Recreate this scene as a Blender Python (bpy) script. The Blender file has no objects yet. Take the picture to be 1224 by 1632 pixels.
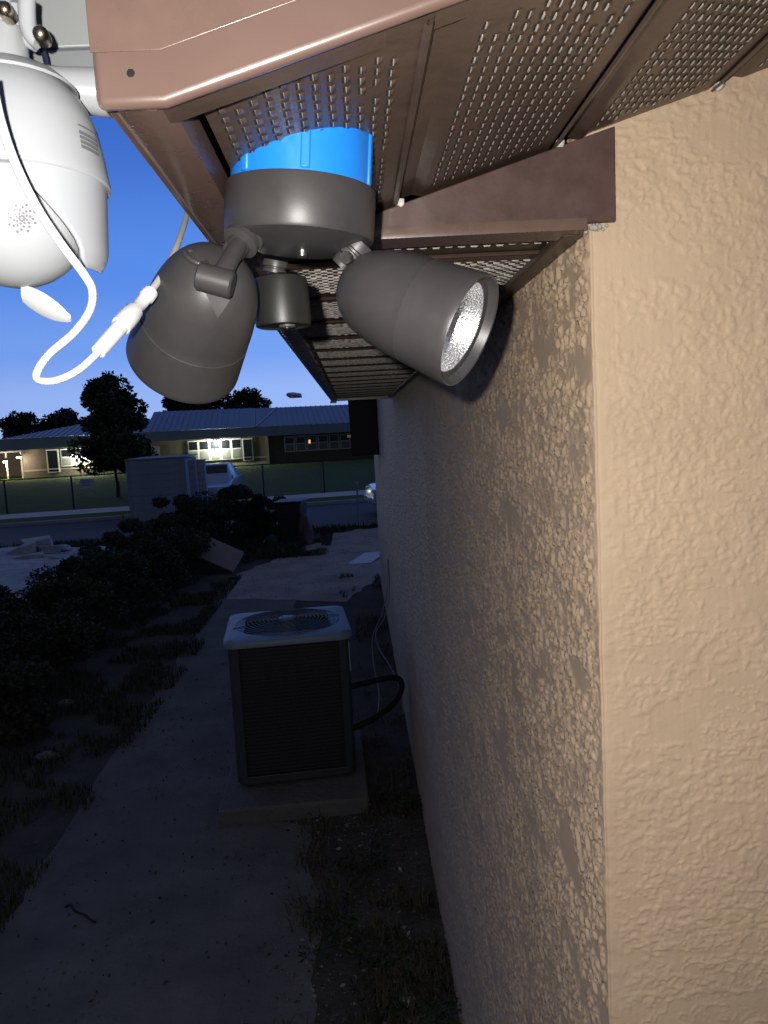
import bpy, math, random
import numpy as np
from mathutils import Vector, Matrix
random.seed(7)
RNG = np.random.default_rng(11)
scene = bpy.context.scene
COL = scene.collection

# ------------------------------------------------------------------ camera
F, PW, PH = 1233.0, 1224.0, 1632.0          # focal length in photo pixels
CAM = Vector((0, 0, 2.35))
_v = Vector(((563-612)/F, (816-685)/F, -1)).normalized()      # world +Y (along the side wall) in camera axes
_u = Vector((-.055, 1, 0)); _u.z = -(_u.x*_v.x+_u.y*_v.y)/_v.z; _u.normalize()
_x = _v.cross(_u)
ROT = Matrix((_x, _v, _u))                   # camera -> world
cam_data = bpy.data.cameras.new('camera'); cam = bpy.data.objects.new('camera', cam_data); COL.objects.link(cam)
cam.matrix_world = Matrix.Translation(CAM) @ ROT.to_4x4()
cam_data.sensor_fit = 'VERTICAL'; cam_data.sensor_height = 36.0; cam_data.lens = 36.0*F/PH
cam_data.clip_start = .02; cam_data.clip_end = 6000
scene.camera = cam

def ray(px, py): return ROT @ Vector(((px-612)/F, (816-py)/F, -1))
def aty(px, py, Y): d = ray(px, py); return CAM + d*(Y/d.y)
def atz(px, py, Z=0.0): d = ray(px, py); return CAM + d*((Z-CAM.z)/d.z)

# ------------------------------------------------------------------ dusk sky, faint afterglow sun, phone flash
world = bpy.data.worlds.new('World'); scene.world = world; world.use_nodes = True
nt = world.node_tree; nt.nodes.clear()
n_out = nt.nodes.new('ShaderNodeOutputWorld'); n_bg = nt.nodes.new('ShaderNodeBackground')
n_tc = nt.nodes.new('ShaderNodeTexCoord'); n_sep = nt.nodes.new('ShaderNodeSeparateXYZ')
n_ramp = nt.nodes.new('ShaderNodeValToRGB')
nt.links.new(n_tc.outputs['Generated'], n_sep.inputs[0]); nt.links.new(n_sep.outputs['Z'], n_ramp.inputs['Fac'])
# the glow sits round the point where the sun went down and fades towards the opposite horizon
n_dot = nt.nodes.new('ShaderNodeVectorMath'); n_dot.operation = 'DOT_PRODUCT'; n_dot.inputs[1].default_value = (math.sin(math.radians(22)), math.cos(math.radians(22)), 0)
n_map = nt.nodes.new('ShaderNodeMapRange'); n_map.interpolation_type = 'SMOOTHSTEP'
for k_, v_ in (('From Min', -.55), ('From Max', .95), ('To Min', .0), ('To Max', 1.0)): n_map.inputs[k_].default_value = v_
n_mul = nt.nodes.new('ShaderNodeMix'); n_mul.data_type = 'RGBA'; n_mul.inputs[6].default_value = (.056, .068, .115, 1)
nt.links.new(n_tc.outputs['Generated'], n_dot.inputs[0]); nt.links.new(n_dot.outputs['Value'], n_map.inputs['Value'])
nt.links.new(n_ramp.outputs['Color'], n_mul.inputs[7]); nt.links.new(n_map.outputs[0], n_mul.inputs[0])
nt.links.new(n_mul.outputs[2], n_bg.inputs['Color']); nt.links.new(n_bg.outputs[0], n_out.inputs[0])
cr = n_ramp.color_ramp; cr.interpolation = 'EASE'
stops = [(0.0, (.38, .51, .90)), (.05, (.31, .47, .93)), (.11, (.18, .36, .90)), (.20, (.10, .27, .84)),
         (.36, (.047, .155, .62)), (.60, (.050, .080, .21)), (1.0, (.052, .064, .11))]
while len(cr.elements) < len(stops): cr.elements.new(.5)
for e, (p, c) in zip(cr.elements, stops): e.position = p; e.color = (*c, 1)
n_bg.inputs['Strength'].default_value = 1.0
sun = bpy.data.lights.new('afterglow_sun', 'SUN'); sun.energy = .03; sun.angle = math.radians(30); sun.color = (1, .8, .7)
so = bpy.data.objects.new('afterglow_sun', sun); COL.objects.link(so)
so.rotation_euler = (math.radians(-84), 0, math.radians(20))
fl = bpy.data.lights.new('phone_flash', 'SPOT'); fl.energy = 46; fl.shadow_soft_size = .005; fl.color = (1, .955, .90)
fl.spot_size = math.radians(168); fl.spot_blend = 1.0
flo = bpy.data.objects.new('phone_flash', fl); COL.objects.link(flo)
flo.matrix_world = Matrix.Translation(CAM + ROT @ Vector((-.030, .024, .004))) @ ROT.to_4x4()
vs = scene.view_settings; vs.view_transform = 'Standard'; vs.look = 'None'; vs.exposure = 0; vs.gamma = 1
scene.cycles.max_bounces = 6; scene.cycles.diffuse_bounces = 3; scene.cycles.glossy_bounces = 3
scene.cycles.use_denoising = True

# ------------------------------------------------------------------ materials
MATS = {}
def mat(name, col, rough=.7, metal=0.0, var=.0, vscale=8.0, bump=0.0, bscale=60.0, spec=.5, emit=None, emit_s=0.0, col2=None, detail=5, stretch=None, trans=0.0, coat=0.0):
    if name in MATS: return MATS[name]
    m = bpy.data.materials.new(name); m.use_nodes = True
    t = m.node_tree; b = t.nodes['Principled BSDF']
    b.inputs['Base Color'].default_value = (*col, 1); b.inputs['Roughness'].default_value = rough
    b.inputs['Metallic'].default_value = metal; b.inputs['Specular IOR Level'].default_value = spec
    b.inputs['Coat Weight'].default_value = coat
    if trans: b.inputs['Transmission Weight'].default_value = trans
    if emit: b.inputs['Emission Color'].default_value = (*emit, 1); b.inputs['Emission Strength'].default_value = emit_s
    tc = t.nodes.new('ShaderNodeTexCoord'); vec = tc.outputs['Object']
    if stretch:
        mp = t.nodes.new('ShaderNodeMapping'); mp.inputs['Scale'].default_value = stretch
        t.links.new(vec, mp.inputs[0]); vec = mp.outputs[0]
    if var or col2:
        n = t.nodes.new('ShaderNodeTexNoise'); n.inputs['Scale'].default_value = vscale; n.inputs['Detail'].default_value = detail
        n.inputs['Roughness'].default_value = .65
        t.links.new(vec, n.inputs['Vector'])
        r = t.nodes.new('ShaderNodeValToRGB'); r.color_ramp.elements[0].position = .3; r.color_ramp.elements[1].position = .72
        a = col2 if col2 else tuple(c*(1-var) for c in col)
        bcol = col if col2 else tuple(min(1, c*(1+var)) for c in col)
        r.color_ramp.elements[0].color = (*a, 1); r.color_ramp.elements[1].color = (*bcol, 1)
        t.links.new(n.outputs['Fac'], r.inputs[0]); t.links.new(r.outputs[0], b.inputs['Base Color'])
        rr = t.nodes.new('ShaderNodeMapRange'); rr.inputs['To Min'].default_value = max(.03, rough-.08); rr.inputs['To Max'].default_value = min(1, rough+.1)
        t.links.new(n.outputs['Fac'], rr.inputs[0]); t.links.new(rr.outputs[0], b.inputs['Roughness'])
    if bump:
        n2 = t.nodes.new('ShaderNodeTexNoise'); n2.inputs['Scale'].default_value = bscale; n2.inputs['Detail'].default_value = 6
        t.links.new(vec, n2.inputs['Vector'])
        bp = t.nodes.new('ShaderNodeBump'); bp.inputs['Strength'].default_value = bump; bp.inputs['Distance'].default_value = .6/bscale
        t.links.new(n2.outputs['Fac'], bp.inputs['Height']); t.links.new(bp.outputs[0], b.inputs['Normal'])
    MATS[name] = m; return m

M_STUCCO = mat('stucco', (.53, .395, .27), .62, var=.085, vscale=4, bump=.35, bscale=420, spec=.35)
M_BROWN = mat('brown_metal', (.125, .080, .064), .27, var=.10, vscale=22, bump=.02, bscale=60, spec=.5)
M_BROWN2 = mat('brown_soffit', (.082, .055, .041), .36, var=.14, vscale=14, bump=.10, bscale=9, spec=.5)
M_HOLE = mat('vent_hole', (.012, .01, .009), .9)
M_LANCE = mat('vent_lance', (.38, .35, .31), .45, var=.35, vscale=90, spec=.6)
M_BRONZE = mat('bronze_plastic', (.044, .041, .0415), .42, var=.16, vscale=17, bump=.10, bscale=900, spec=.45)
M_BRONZE_D = mat('dark_plastic', (.017, .0175, .0155), .42, var=.06, vscale=40, bump=.06, bscale=600, spec=.45)
M_BLUE = mat('blue_box', (.012, .20, .72), .32, var=.04, vscale=20, spec=.5)
M_STEEL = mat('steel', (.5, .48, .44), .3, metal=1.0, var=.15, vscale=200)
M_BRASS = mat('screw_metal', (.42, .36, .27), .28, metal=1.0, var=.2, vscale=300)
M_WHITE = mat('white_plastic', (.32, .335, .35), .30, var=.015, vscale=12, spec=.45)
M_WHITE2 = mat('white_cable', (.60, .60, .60), .5, var=.03, vscale=40)
M_GREYP = mat('grey_print', (.12, .12, .13), .6)
M_BOARD = mat('white_board', (.23, .245, .245), .45, var=.04, vscale=9)
M_CAULK = mat('white_caulk', (.62, .60, .56), .6, var=.1, vscale=200, bump=.3, bscale=300)

M_STUCCO.node_tree.nodes['Principled BSDF'].inputs['Diffuse Roughness'].default_value = .12
# ------------------------------------------------------------------ mesh helpers
class MB:
    def __init__(s): s.v = []; s.f = []; s.mi = []; s.cur = 0
    def add(s, vs, fs):
        o = len(s.v); s.v += [tuple(p) for p in vs]; s.f += [tuple(i+o for i in f) for f in fs]; s.mi += [s.cur]*len(fs); return s
    def box(s, lo, hi, M=None):
        x0, y0, z0 = lo; x1, y1, z1 = hi
        vs = [Vector(p) for p in ((x0,y0,z0),(x1,y0,z0),(x1,y1,z0),(x0,y1,z0),(x0,y0,z1),(x1,y0,z1),(x1,y1,z1),(x0,y1,z1))]
        if M: vs = [M @ p for p in vs]
        return s.add(vs, [(0,3,2,1),(4,5,6,7),(0,1,5,4),(1,2,6,5),(2,3,7,6),(3,0,4,7)])
    def lathe(s, prof, M=None, n=32):
        """prof: list of (radius, z); revolved about local z"""
        M = M or Matrix.Identity(4); rings = []; vs = []; fs = []
        for r, z in prof:
            if r < 1e-6: rings.append([len(vs)]); vs.append(M @ Vector((0, 0, z)))
            else:
                rings.append(list(range(len(vs), len(vs)+n)))
                vs += [M @ Vector((r*math.cos(2*math.pi*k/n), r*math.sin(2*math.pi*k/n), z)) for k in range(n)]
        for a, b in zip(rings, rings[1:]):
            for k in range(n):
                k2 = (k+1) % n
                if len(a) == 1 and len(b) == 1: continue
                if len(a) == 1: fs.append((a[0], b[k2], b[k]))
                elif len(b) == 1: fs.append((a[k], a[k2], b[0]))
                else: fs.append((a[k], a[k2], b[k2], b[k]))
        return s.add(vs, fs)
    def tube(s, pts, r, n=8, caps=True):
        pts = [Vector(p) for p in pts]; rr = r if isinstance(r, (list, tuple)) else [r]*len(pts)
        vs = []; fs = []; up = None
        for i, p in enumerate(pts):
            t = (pts[min(i+1, len(pts)-1)]-pts[max(i-1, 0)]).normalized()
            if up is None: up = t.orthogonal().normalized()
            up = (up - t*up.dot(t)).normalized(); w = t.cross(up)
            vs += [p + (up*math.cos(2*math.pi*k/n)+w*math.sin(2*math.pi*k/n))*rr[i] for k in range(n)]
        for i in range(len(pts)-1):
            for k in range(n):
                k2 = (k+1) % n; fs.append((i*n+k, i*n+k2, (i+1)*n+k2, (i+1)*n+k))
        if caps: fs.append(tuple(range(n-1, -1, -1))); fs.append(tuple(range((len(pts)-1)*n, len(pts)*n)))
        return s.add(vs, fs)
    def prism(s, poly, axis, a, b):
        """poly 2D outline, extruded along axis ('x','y','z') from a to b"""
        def P(p, t):
            return {'y': (p[0], t, p[1]), 'x': (t, p[0], p[1]), 'z': (p[0], p[1], t)}[axis]
        n = len(poly)
        return s.add([P(p, a) for p in poly]+[P(p, b) for p in poly],
                     [tuple(range(n)), tuple(range(2*n-1, n-1, -1))]+[(i, i+n, (i+1) % n+n, (i+1) % n) for i in range(n)])
    def mesh(s, name, mats, smooth=35):
        me = bpy.data.meshes.new(name); me.from_pydata(s.v, [], s.f)
        for m in (mats if isinstance(mats, (list, tuple)) else [mats]): me.materials.append(m)
        me.polygons.foreach_set('material_index', s.mi)
        import bmesh
        bm = bmesh.new(); bm.from_mesh(me); bmesh.ops.recalc_face_normals(bm, faces=bm.faces); bm.to_mesh(me); bm.free()
        if smooth:
            me.polygons.foreach_set('use_smooth', [True]*len(me.polygons)); me.set_sharp_from_angle(angle=math.radians(smooth))
        me.update(); return me
    def build(s, name, mats, parent=None, smooth=35, bevel=0, seg=2, raw=False):
        o = bpy.data.objects.new(name, s.mesh(name, mats, smooth)); COL.objects.link(o)
        if parent is not None: o.parent = parent
        if bevel:
            m = o.modifiers.new('bevel', 'BEVEL'); m.width = bevel; m.segments = seg; m.limit_method = 'ANGLE'; m.angle_limit = math.radians(40)
        return o
def link(name, me, parent=None, M=None):
    o = bpy.data.objects.new(name, me); COL.objects.link(o)
    if parent is not None: o.parent = parent
    if M is not None: o.matrix_local = M
    return o
def tag(o, label, cat, group=None):
    o['label'] = label; o['category'] = cat
    if group: o['group'] = group
    return o
def thing(name, label, cat, loc=(0, 0, 0), rz=0.0, group=None):
    o = bpy.data.objects.new(name, None); COL.objects.link(o); o.location = loc; o.rotation_euler = (0, 0, rz)
    o.empty_display_size = .1
    return tag(o, label, cat, group)
def kind(o, k): o['kind'] = k; return o
def npmesh(name, verts, faces, m, smooth=False):
    me = bpy.data.meshes.new(name); verts = np.asarray(verts, np.float32); faces = np.asarray(faces, np.int32); k = faces.shape[1]
    me.vertices.add(len(verts)); me.vertices.foreach_set('co', verts.ravel())
    me.loops.add(faces.size); me.loops.foreach_set('vertex_index', faces.ravel())
    me.polygons.add(len(faces)); me.polygons.foreach_set('loop_start', np.arange(0, faces.size, k, dtype=np.int32))
    if smooth: me.polygons.foreach_set('use_smooth', np.ones(len(faces), bool))
    me.materials.append(m); me.update(calc_edges=True); me.validate(); return me
def catmull(P, k=8):
    P = [Vector(p) for p in P]; out = []
    for i in range(len(P)-1):
        a, b, c, d = P[max(i-1, 0)], P[i], P[i+1], P[min(i+2, len(P)-1)]
        for j in range(k):
            t = j/k; out.append(.5*((2*b)+(c-a)*t+(2*a-5*b+4*c-d)*t*t+(3*b-a-3*c+d)*t**3))
    out.append(P[-1]); return out
def frame(origin, zdir, xhint=(1, 0, 0)):
    z = Vector(zdir).normalized(); x = Vector(xhint); x = (x-z*x.dot(z)).normalized(); y = z.cross(x)
    return Matrix.Translation(Vector(origin)) @ Matrix((x, y, z)).transposed().to_4x4()
_LAT = np.random.default_rng(5).random((8, 256, 256))
def vn(x, y, s=0):
    xi = np.floor(x).astype(int); yi = np.floor(y).astype(int); fx = x-xi; fy = y-yi
    fx = fx*fx*(3-2*fx); fy = fy*fy*(3-2*fy); L = _LAT[s % 8]
    a = L[xi & 255, yi & 255]; b = L[(xi+1) & 255, yi & 255]; c = L[xi & 255, (yi+1) & 255]; d = L[(xi+1) & 255, (yi+1) & 255]
    return (a*(1-fx)+b*fx)*(1-fy)+(c*(1-fx)+d*fx)*fy
def fbm(x, y, s=0, o=3):
    r = 0; a = .5; t = 0
    for i in range(o): r = r+a*vn(x*2**i+17*i, y*2**i+31*i, s+i); t += a; a *= .5
    return r/t
def sst(a, b, x): t = np.clip((x-a)/(b-a), 0, 1); return t*t*(3-2*t)

# ------------------------------------------------------------------ ground, path, road
def rot_line(x0, y0, k): return lambda x: y0+k*(x-x0)
M_SOIL = mat('dark_soil', (.12, .105, .088), .95, col2=(.055, .048, .040), vscale=3.5, detail=10, bump=.8, bscale=30, spec=.15)
M_PATH = mat('path_concrete', (.19, .18, .166), .92, col2=(.105, .10, .092), vscale=2.2, detail=12, bump=.5, bscale=55, spec=.2)
M_SAND = mat('pale_sand', (.46, .38, .33), .95, col2=(.24, .20, .175), vscale=1.6, detail=10, bump=.7, bscale=20, spec=.15)
M_ROAD = mat('asphalt', (.075, .08, .09), .85, col2=(.055, .058, .065), vscale=1.2, detail=10, bump=.4, bscale=90)
M_KERB = mat('kerb_concrete', (.42, .42, .42), .9, col2=(.30, .30, .30), vscale=2, detail=8, bump=.4, bscale=40)
M_LAWN = mat('lawn', (.075, .125, .035), .95, col2=(.045, .08, .022), vscale=.8, detail=12, bump=.9, bscale=14, spec=.1)

g = MB(); g.add([(-900, -60, 0), (900, -60, 0), (900, 2500, 0), (-900, 2500, 0)], [(0, 1, 2, 3)])
kind(g.build('ground', M_SOIL, smooth=0), 'structure')
def sheet(name, outline, z, m, jag=0.0, step=.12):
    pts = []
    for (a, b) in zip(outline, outline[1:]+outline[:1]):
        a = Vector(a); b = Vector(b); n = max(1, int((b-a).length/step)) if jag else 1
        for i in range(n):
            p = a.lerp(b, i/n)
            if jag: p = p+Vector((random.uniform(-jag, jag), random.uniform(-jag, jag)))
            pts.append((p.x, p.y, z))
    o = bpy.data.objects.new(name, bpy.data.meshes.new(name)); COL.objects.link(o)
    import bmesh
    bm = bmesh.new(); f = bm.faces.new([bm.verts.new(p) for p in pts]); bmesh.ops.triangulate(bm, faces=[f]); bm.to_mesh(o.data); bm.free()
    if o.data.polygons[0].normal.z < 0: o.data.flip_normals()
    o.data.materials.append(m); return kind(o, 'structure')
sheet('concrete_path', [(-1.75, .8), (-.32, .8), (-.30, 3.6), (-.42, 4.45), (-.9, 4.6), (-.95, 11.6), (-2.12, 11.6), (-2.0, 7), (-1.9, 4.5)], .004, M_PATH, .035, .16)
sheet('sandy_ground', [(-2.2, 11.25), (-.25, 10.5), (.27, 12), (.9, 14.5), (.9, 18.3), (-.45, 18.2), (-.95, 16.4), (-1.5, 14.8), (-2.1, 13.2)], .006, M_SAND, .05, .2)
nr = lambda x: 19.0+.05*x; fr = lambda x: 24.9+.13*x      # near and far edges of the road
XL, XR = -70, 60
sheet('road', [(XL, nr(XL)), (XR, nr(XR)), (XR, fr(XR)), (XL, fr(XL))], .008, M_ROAD)
sheet('lawn', [(XL, fr(XL)+3.6), (XR, fr(XR)+3.6), (XR, 140), (XL, 140)], .012, M_LAWN)
k = MB(); k.add([(XL, fr(XL), 0), (XR, fr(XR), 0), (XR, fr(XR)+.15, 0), (XL, fr(XL)+.15, 0), (XL, fr(XL), .12), (XR, fr(XR), .12), (XR, fr(XR)+.15, .12), (XL, fr(XL)+.15, .12)],
                [(0,3,2,1),(4,5,6,7),(0,1,5,4),(1,2,6,5),(2,3,7,6),(3,0,4,7)])
kind(k.build('far_kerb', M_KERB, bevel=.02), 'structure')
k = MB(); k.add([(XL, nr(XL)-.3, .0), (XR, nr(XR)-.3, .0), (XR, nr(XR), 0), (XL, nr(XL), 0), (XL, nr(XL)-.3, .05), (XR, nr(XR)-.3, .05), (XR, nr(XR), .03), (XL, nr(XL), .03)],
                [(0,3,2,1),(4,5,6,7),(0,1,5,4),(1,2,6,5),(2,3,7,6),(3,0,4,7)])
kind(k.build('near_kerb', M_KERB, bevel=.01), 'structure')
sheet('verge', [(XL, fr(XL)+.15), (XR, fr(XR)+.15), (XR, fr(XR)+1.7), (XL, fr(XL)+1.7)], .11, M_LAWN)
sheet('pavement', [(XL, fr(XL)+1.7), (XR, fr(XR)+1.7), (XR, fr(XR)+3.6), (XL, fr(XL)+3.6)], .114, mat('pavement_concrete', (.62, .61, .60), .9, col2=(.48, .47, .46), vscale=1.2, detail=8))

# ------------------------------------------------------------------ house
XW, YW = .288, .918          # side wall plane, gable wall plane
ZE = 2.573                   # flat eave soffit
SL = .302
def rz(x): return 2.555+SL*(x+.1)       # sloping rake soffit
house = thing('house', 'tan stucco house with brown metal soffit and fascia', 'house')
def knock(s, z, amp=1.0, wrinkle=.6, thr=.50):
    """knock-down stucco relief in metres (0..1 scaled)"""
    wx = (fbm(s*95, z*95, 1)-.5)*.010; wz = (fbm(s*88, z*88, 4)-.5)*.010
    mask = sst(.37, .49, fbm(s*10, z*22, 5, 3))
    n_ = fbm((s+wx)*120, (z+wz)*104, 0, 2)*.74+fbm((s+wz)*230, (z+wx)*210, 3, 1)*.26
    blobs = (sst(thr, thr+.05, n_)*.6+.4*sst(thr+.04, thr+.14, n_))*mask
    ridge = 1-np.abs(fbm((s+wx)*66, (z+wz*1.4)*48, 2, 2)*2-1); r2 = 1-np.abs(fbm((s+wz)*44, (z+wx)*120, 6, 2)*2-1)
    wr = np.maximum(sst(.90, .985, ridge)*sst(.40, .52, fbm(s*11, z*13, 6, 2)), wrinkle*sst(.88, .98, r2)*sst(.42, .55, fbm(s*8+9, z*12, 1, 2)))
    return amp*(.0017*blobs+.0016*wr*(1-.6*blobs))+.0004*(fbm(s*300, z*300, 7, 2)-.5)+.003*(fbm(s*3, z*3, 1, 2)-.5)
def wobble(z): return .0040*(fbm(z*0+3.3, z*16, 2, 3)-.5)+.0026*(fbm(z*0+9.1, z*85, 4, 2)-.5)
def grid_faces(nc, nr_):
    i = np.arange((nc-1)*(nr_-1)); c = i % (nc-1); r = i//(nc-1); a = r*nc+c
    return np.stack([a, a+1, a+nc+1, a+nc], 1)
# side wall: columns spaced finer near the viewer
WEND = 11.6; WTOP = 2.95
ys = [YW]
while ys[-1] < WEND: ys.append(ys[-1]+max(.0020, (.0024 if ys[-1] < 3.2 else .006)*ys[-1]))
ys = np.array(ys); ys[-1] = WEND
zz = np.concatenate([np.arange(-.02, .7, .0062), np.arange(.7, 1.5, .0036), np.arange(1.5, 2.60, .0024), [2.62, 2.7, WTOP]])
Yg, Zg = np.meshgrid(ys, zz)
fade = sst(0, .018, Yg-YW)
hgt = knock(Yg, Zg, 2.6, .6, .535)*fade
wob = wobble(Zg)*(1-fade)
Xg = XW-hgt+wob*.7; Yv = Yg+wob*.7
# rounded arris
rr_ = .006; t = np.clip((rr_-(Yg-YW))/rr_, 0, 1); Xg = Xg+rr_*.45*t*t
side = link('side_wall', npmesh('side_wall', np.stack([Xg, Yv, Zg], -1).reshape(-1, 3), grid_faces(len(ys), len(zz)), M_STUCCO, True), house)
xs = np.concatenate([np.arange(XW, XW+.42, .0019), np.linspace(XW+.43, XW+3.2, 60)])
zg = np.concatenate([np.arange(-.02, 1.4, .02), np.arange(1.4, 2.86, .0019)])
Xq, Zq = np.meshgrid(xs, zg)
fade = sst(0, .02, Xq-XW); wob = wobble(Zq)*(1-fade)
brush = .0004*(vn(Xq*330, Zq*14, 3)-.5)*(1-sst(.02, .10, Xq-XW))
hh = (knock(Xq*.9+5.3, Zq*1.15+2.1, .95, 1.35)*(.55+.45*sst(.008, .05, Xq-XW))+brush+.0004*(vn(Xq*420, Zq*30, 6)-.5))*fade
t = np.clip((rr_-(Xq-XW))/rr_, 0, 1)
Zc = np.minimum(Zq, rz(Xq)+.02)
gable = link('gable_wall', npmesh('gable_wall', np.stack([Xq+wob*.7, YW-hh+wob*.7+rr_*.45*t*t, Zc], -1).reshape(-1, 3), grid_faces(len(xs), len(zg)), M_STUCCO, True), house)
# wall end (street side) and inner core so that nothing is hollow from another position
c = MB(); c.box((XW+.02, YW+.02, 0), (XW+3.2, WEND-.012, 2.6)); c.box((XW+.002, WEND-.01, 0), (XW+3.2, WEND+.002, WTOP))
c.build('rear_wall', M_STUCCO, house)

# rake fascia
YF = .502
def fas(off, y0, y1, top, left=-.1455):
    m = MB(); m.prism([(left, 2.554+off), (-.103, 2.554+off), (1.6, rz(1.6)-.001+off), (1.6, rz(1.6)+top), (-.103, 2.554+top), (left, 2.554+top-.014)], 'y', y0, y1); return m
M_FASCIA = mat('fascia_paint', (.122, .077, .062), .34, var=.04, vscale=16, bump=.03, bscale=14, coat=.9); M_FASCIA.node_tree.nodes['Principled BSDF'].inputs['Coat Roughness'].default_value = .14
fo = fas(0, YF, YF+.011, .19).build('rake_fascia', M_FASCIA, house, bevel=.0052, seg=5)
fas(.031, YF-.0012, YF-.0002, .188, -.1455).build('drip_edge', M_BROWN, fo, bevel=.001)
m = MB(); m.prism([(-.136, 2.5565), (-.103, 2.5565), (1.6, rz(1.6)+.0015), (1.6, rz(1.6)+.0045), (-.103, 2.5595), (-.136, 2.5595)], 'y', YF+.0108, YF+.036)
m.build('soffit_channel', M_BROWN2, house, bevel=.001)
for (px, py, y, r) in ((208, 116, YF-.0004, .0028), (222, 175, .56, .0024)):
    p = aty(px, py, y); s_ = MB(); s_.lathe([(0, 0), (r*.7, 0), (r, -.0006), (r, -.002), (0, -.002)][::-1], frame(p, (0, -1, 0) if py < 150 else (0, -.2, -1)), 14)
    s_.build('nail', mat('nail_grey', (.012, .013, .015), .6, spec=.2), house)
# eave trim along the left edge of the soffit
EE = 5.5
m = MB(); m.prism([(-.138, 2.569), (-.137, 2.559), (-.133, 2.5565), (-.112, 2.5555), (-.102, 2.558), (-.098, 2.5785), (-.138, 2.570)], 'y', YF+.012, EE)
m.build('eave_trim', M_BROWN, house, smooth=50)
m = MB(); m.box((-.146, YF+.0125, 2.5615), (-.1385, EE, 2.745)); m.build('eave_fascia', M_BROWN, house, bevel=.002)
# lances: short half tubes pressed out of the sheet, long side along L
def lances(W0, W1, L0, L1, dW=.0112, dL=.0162, lw=.0046, ll=.0100, h=.0019, skip=.0):
    v = []; f = []; mi = []; i = 0; w = W0
    while w <= W1:
        l = L0+(dL/2 if i % 2 else 0)
        while l <= L1:
            jw = random.uniform(-.0005, .0005); hh_ = h*random.uniform(.45, 1.2)
            if random.random() >= skip:
                o = len(v); a, b = w-lw/2+jw, w+lw/2+jw
                for s_, e in ((l-ll/2, .25), (l-ll/3, 1), (l+ll/3, 1), (l+ll/2, .25)):
                    v += [(a+.0002, s_, -.0003), (a+.0009, s_, -.0003-hh_*e), (w+lw*.15+jw, s_, -.0003-hh_*.75*e), (b, s_, -.0002)]
                for q in range(3):
                    for r_ in range(3): f.append((o+q*4+r_, o+q*4+r_+1, o+q*4+r_+5, o+q*4+r_+4)); mi.append(0 if r_ == 0 else 2)
                o = len(v); v += [(a-.0016, l-ll/2.2, -.0004), (a+.0003, l-ll/2.2, -.0004), (a+.0003, l+ll/2.2, -.0004), (a-.0016, l+ll/2.2, -.0004)]
                f.append((o, o+1, o+2, o+3)); mi.append(1)
            l += dL
        w += dW; i += 1
    mb = MB(); mb.v = v; mb.f = f; mb.mi = mi; return mb.mesh('vent_louvres', [M_LANCE, M_HOLE, M_BROWN2], 30)
PIT = .1855
def profile(w, x0=0.0):
    base = [(-.0035, -.0025), (-.001, -.0045), (.002, -.004), (.0035, -.001), (.010, .0065), (.024, .0068), (.034, .001), (.037, 0), (w*.62, .0006), (w-.0045, 0)]
    return [p for p in base if p[0] >= x0]
def panel_mesh(w, L0, L1, x0=-1.0):
    m = MB(); pr = profile(w, x0); n = len(pr)
    m.add([(a, L0, b) for a, b in pr]+[(a, L1, b) for a, b in pr], [(i, i+1, i+1+n, i+n) for i in range(n-1)])
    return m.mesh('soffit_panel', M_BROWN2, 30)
Yaw = math.atan(SL); cs = math.cos(Yaw)
Wd = PIT/cs
full = panel_mesh(Wd, YF+.012, YW+.012); first = panel_mesh(Wd, YF+.012, YW+.012, .026)
# panels in the slope frame: local x along the slope, y world y
S0 = Matrix.Translation((0, 0, 0))
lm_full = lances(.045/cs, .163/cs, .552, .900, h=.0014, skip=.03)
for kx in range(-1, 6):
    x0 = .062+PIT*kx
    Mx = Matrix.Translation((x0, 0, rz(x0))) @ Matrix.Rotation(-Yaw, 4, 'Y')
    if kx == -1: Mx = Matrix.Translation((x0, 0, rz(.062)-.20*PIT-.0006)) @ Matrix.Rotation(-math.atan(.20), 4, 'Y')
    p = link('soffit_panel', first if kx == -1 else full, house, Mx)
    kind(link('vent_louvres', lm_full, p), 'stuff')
    if kx >= 0:
        c = MB(); q = Vector((x0+.006, YW-.007, rz(x0)-.001))
        c.lathe([(0, -.006), (.004, -.005), (.0065, -.001), (.005, .0035), (0, .005)], frame(q, (.2+.3*kx, -.6, -1)), 9); c.v = [(x+random.uniform(-.0015, .0015), y+random.uniform(-.0015, .0015), z+random.uniform(-.0015, .0015)) for x, y, z in c.v]
        c.build('caulk', M_CAULK, house, smooth=60)
# triangular closing board (box return) at the gable wall plane, with its lower flange
ZB = 2.5675
m = MB(); m.prism([(-.1365, ZB), (.3155, ZB+.004), (.3165, rz(.3165)-.0045), (-.04, rz(-.04)-.0045), (-.1365, 2.5705)], 'y', YW-.010, YW-.003)
br = m.build('box_return', mat('brown_return', (.085, .05, .043), .38, var=.22, vscale=35, bump=.05, bscale=90), house, bevel=.0012)
m = MB(); m.prism([(YW-.0118, ZB+.009), (YW-.0128, ZB+.001), (YW-.0118, ZB-.004), (YW+.03, ZB-.0055), (YW+.03, ZB-.0025), (YW-.0095, ZB-.001), (YW-.0102, ZB+.009)], 'x', -.136, .281)
m.build('lower_flange', M_BROWN, br, smooth=60)
m = MB()
for i in range(9):
    q = Vector((.2815+random.uniform(-.004, .004)+i*.003, YW-.002-random.uniform(0, .004), ZB-.001+random.uniform(-.006, .003)+(i > 4)*.002)); r = random.uniform(.002, .0042)
    m.lathe([(0, -r), (r*.8, -r*.5), (r, 0), (r*.7, r*.6), (0, r)], Matrix.Translation(q), 7)
m.build('caulk', mat('grey_caulk', (.36, .36, .33), .8), house, smooth=60)
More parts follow.
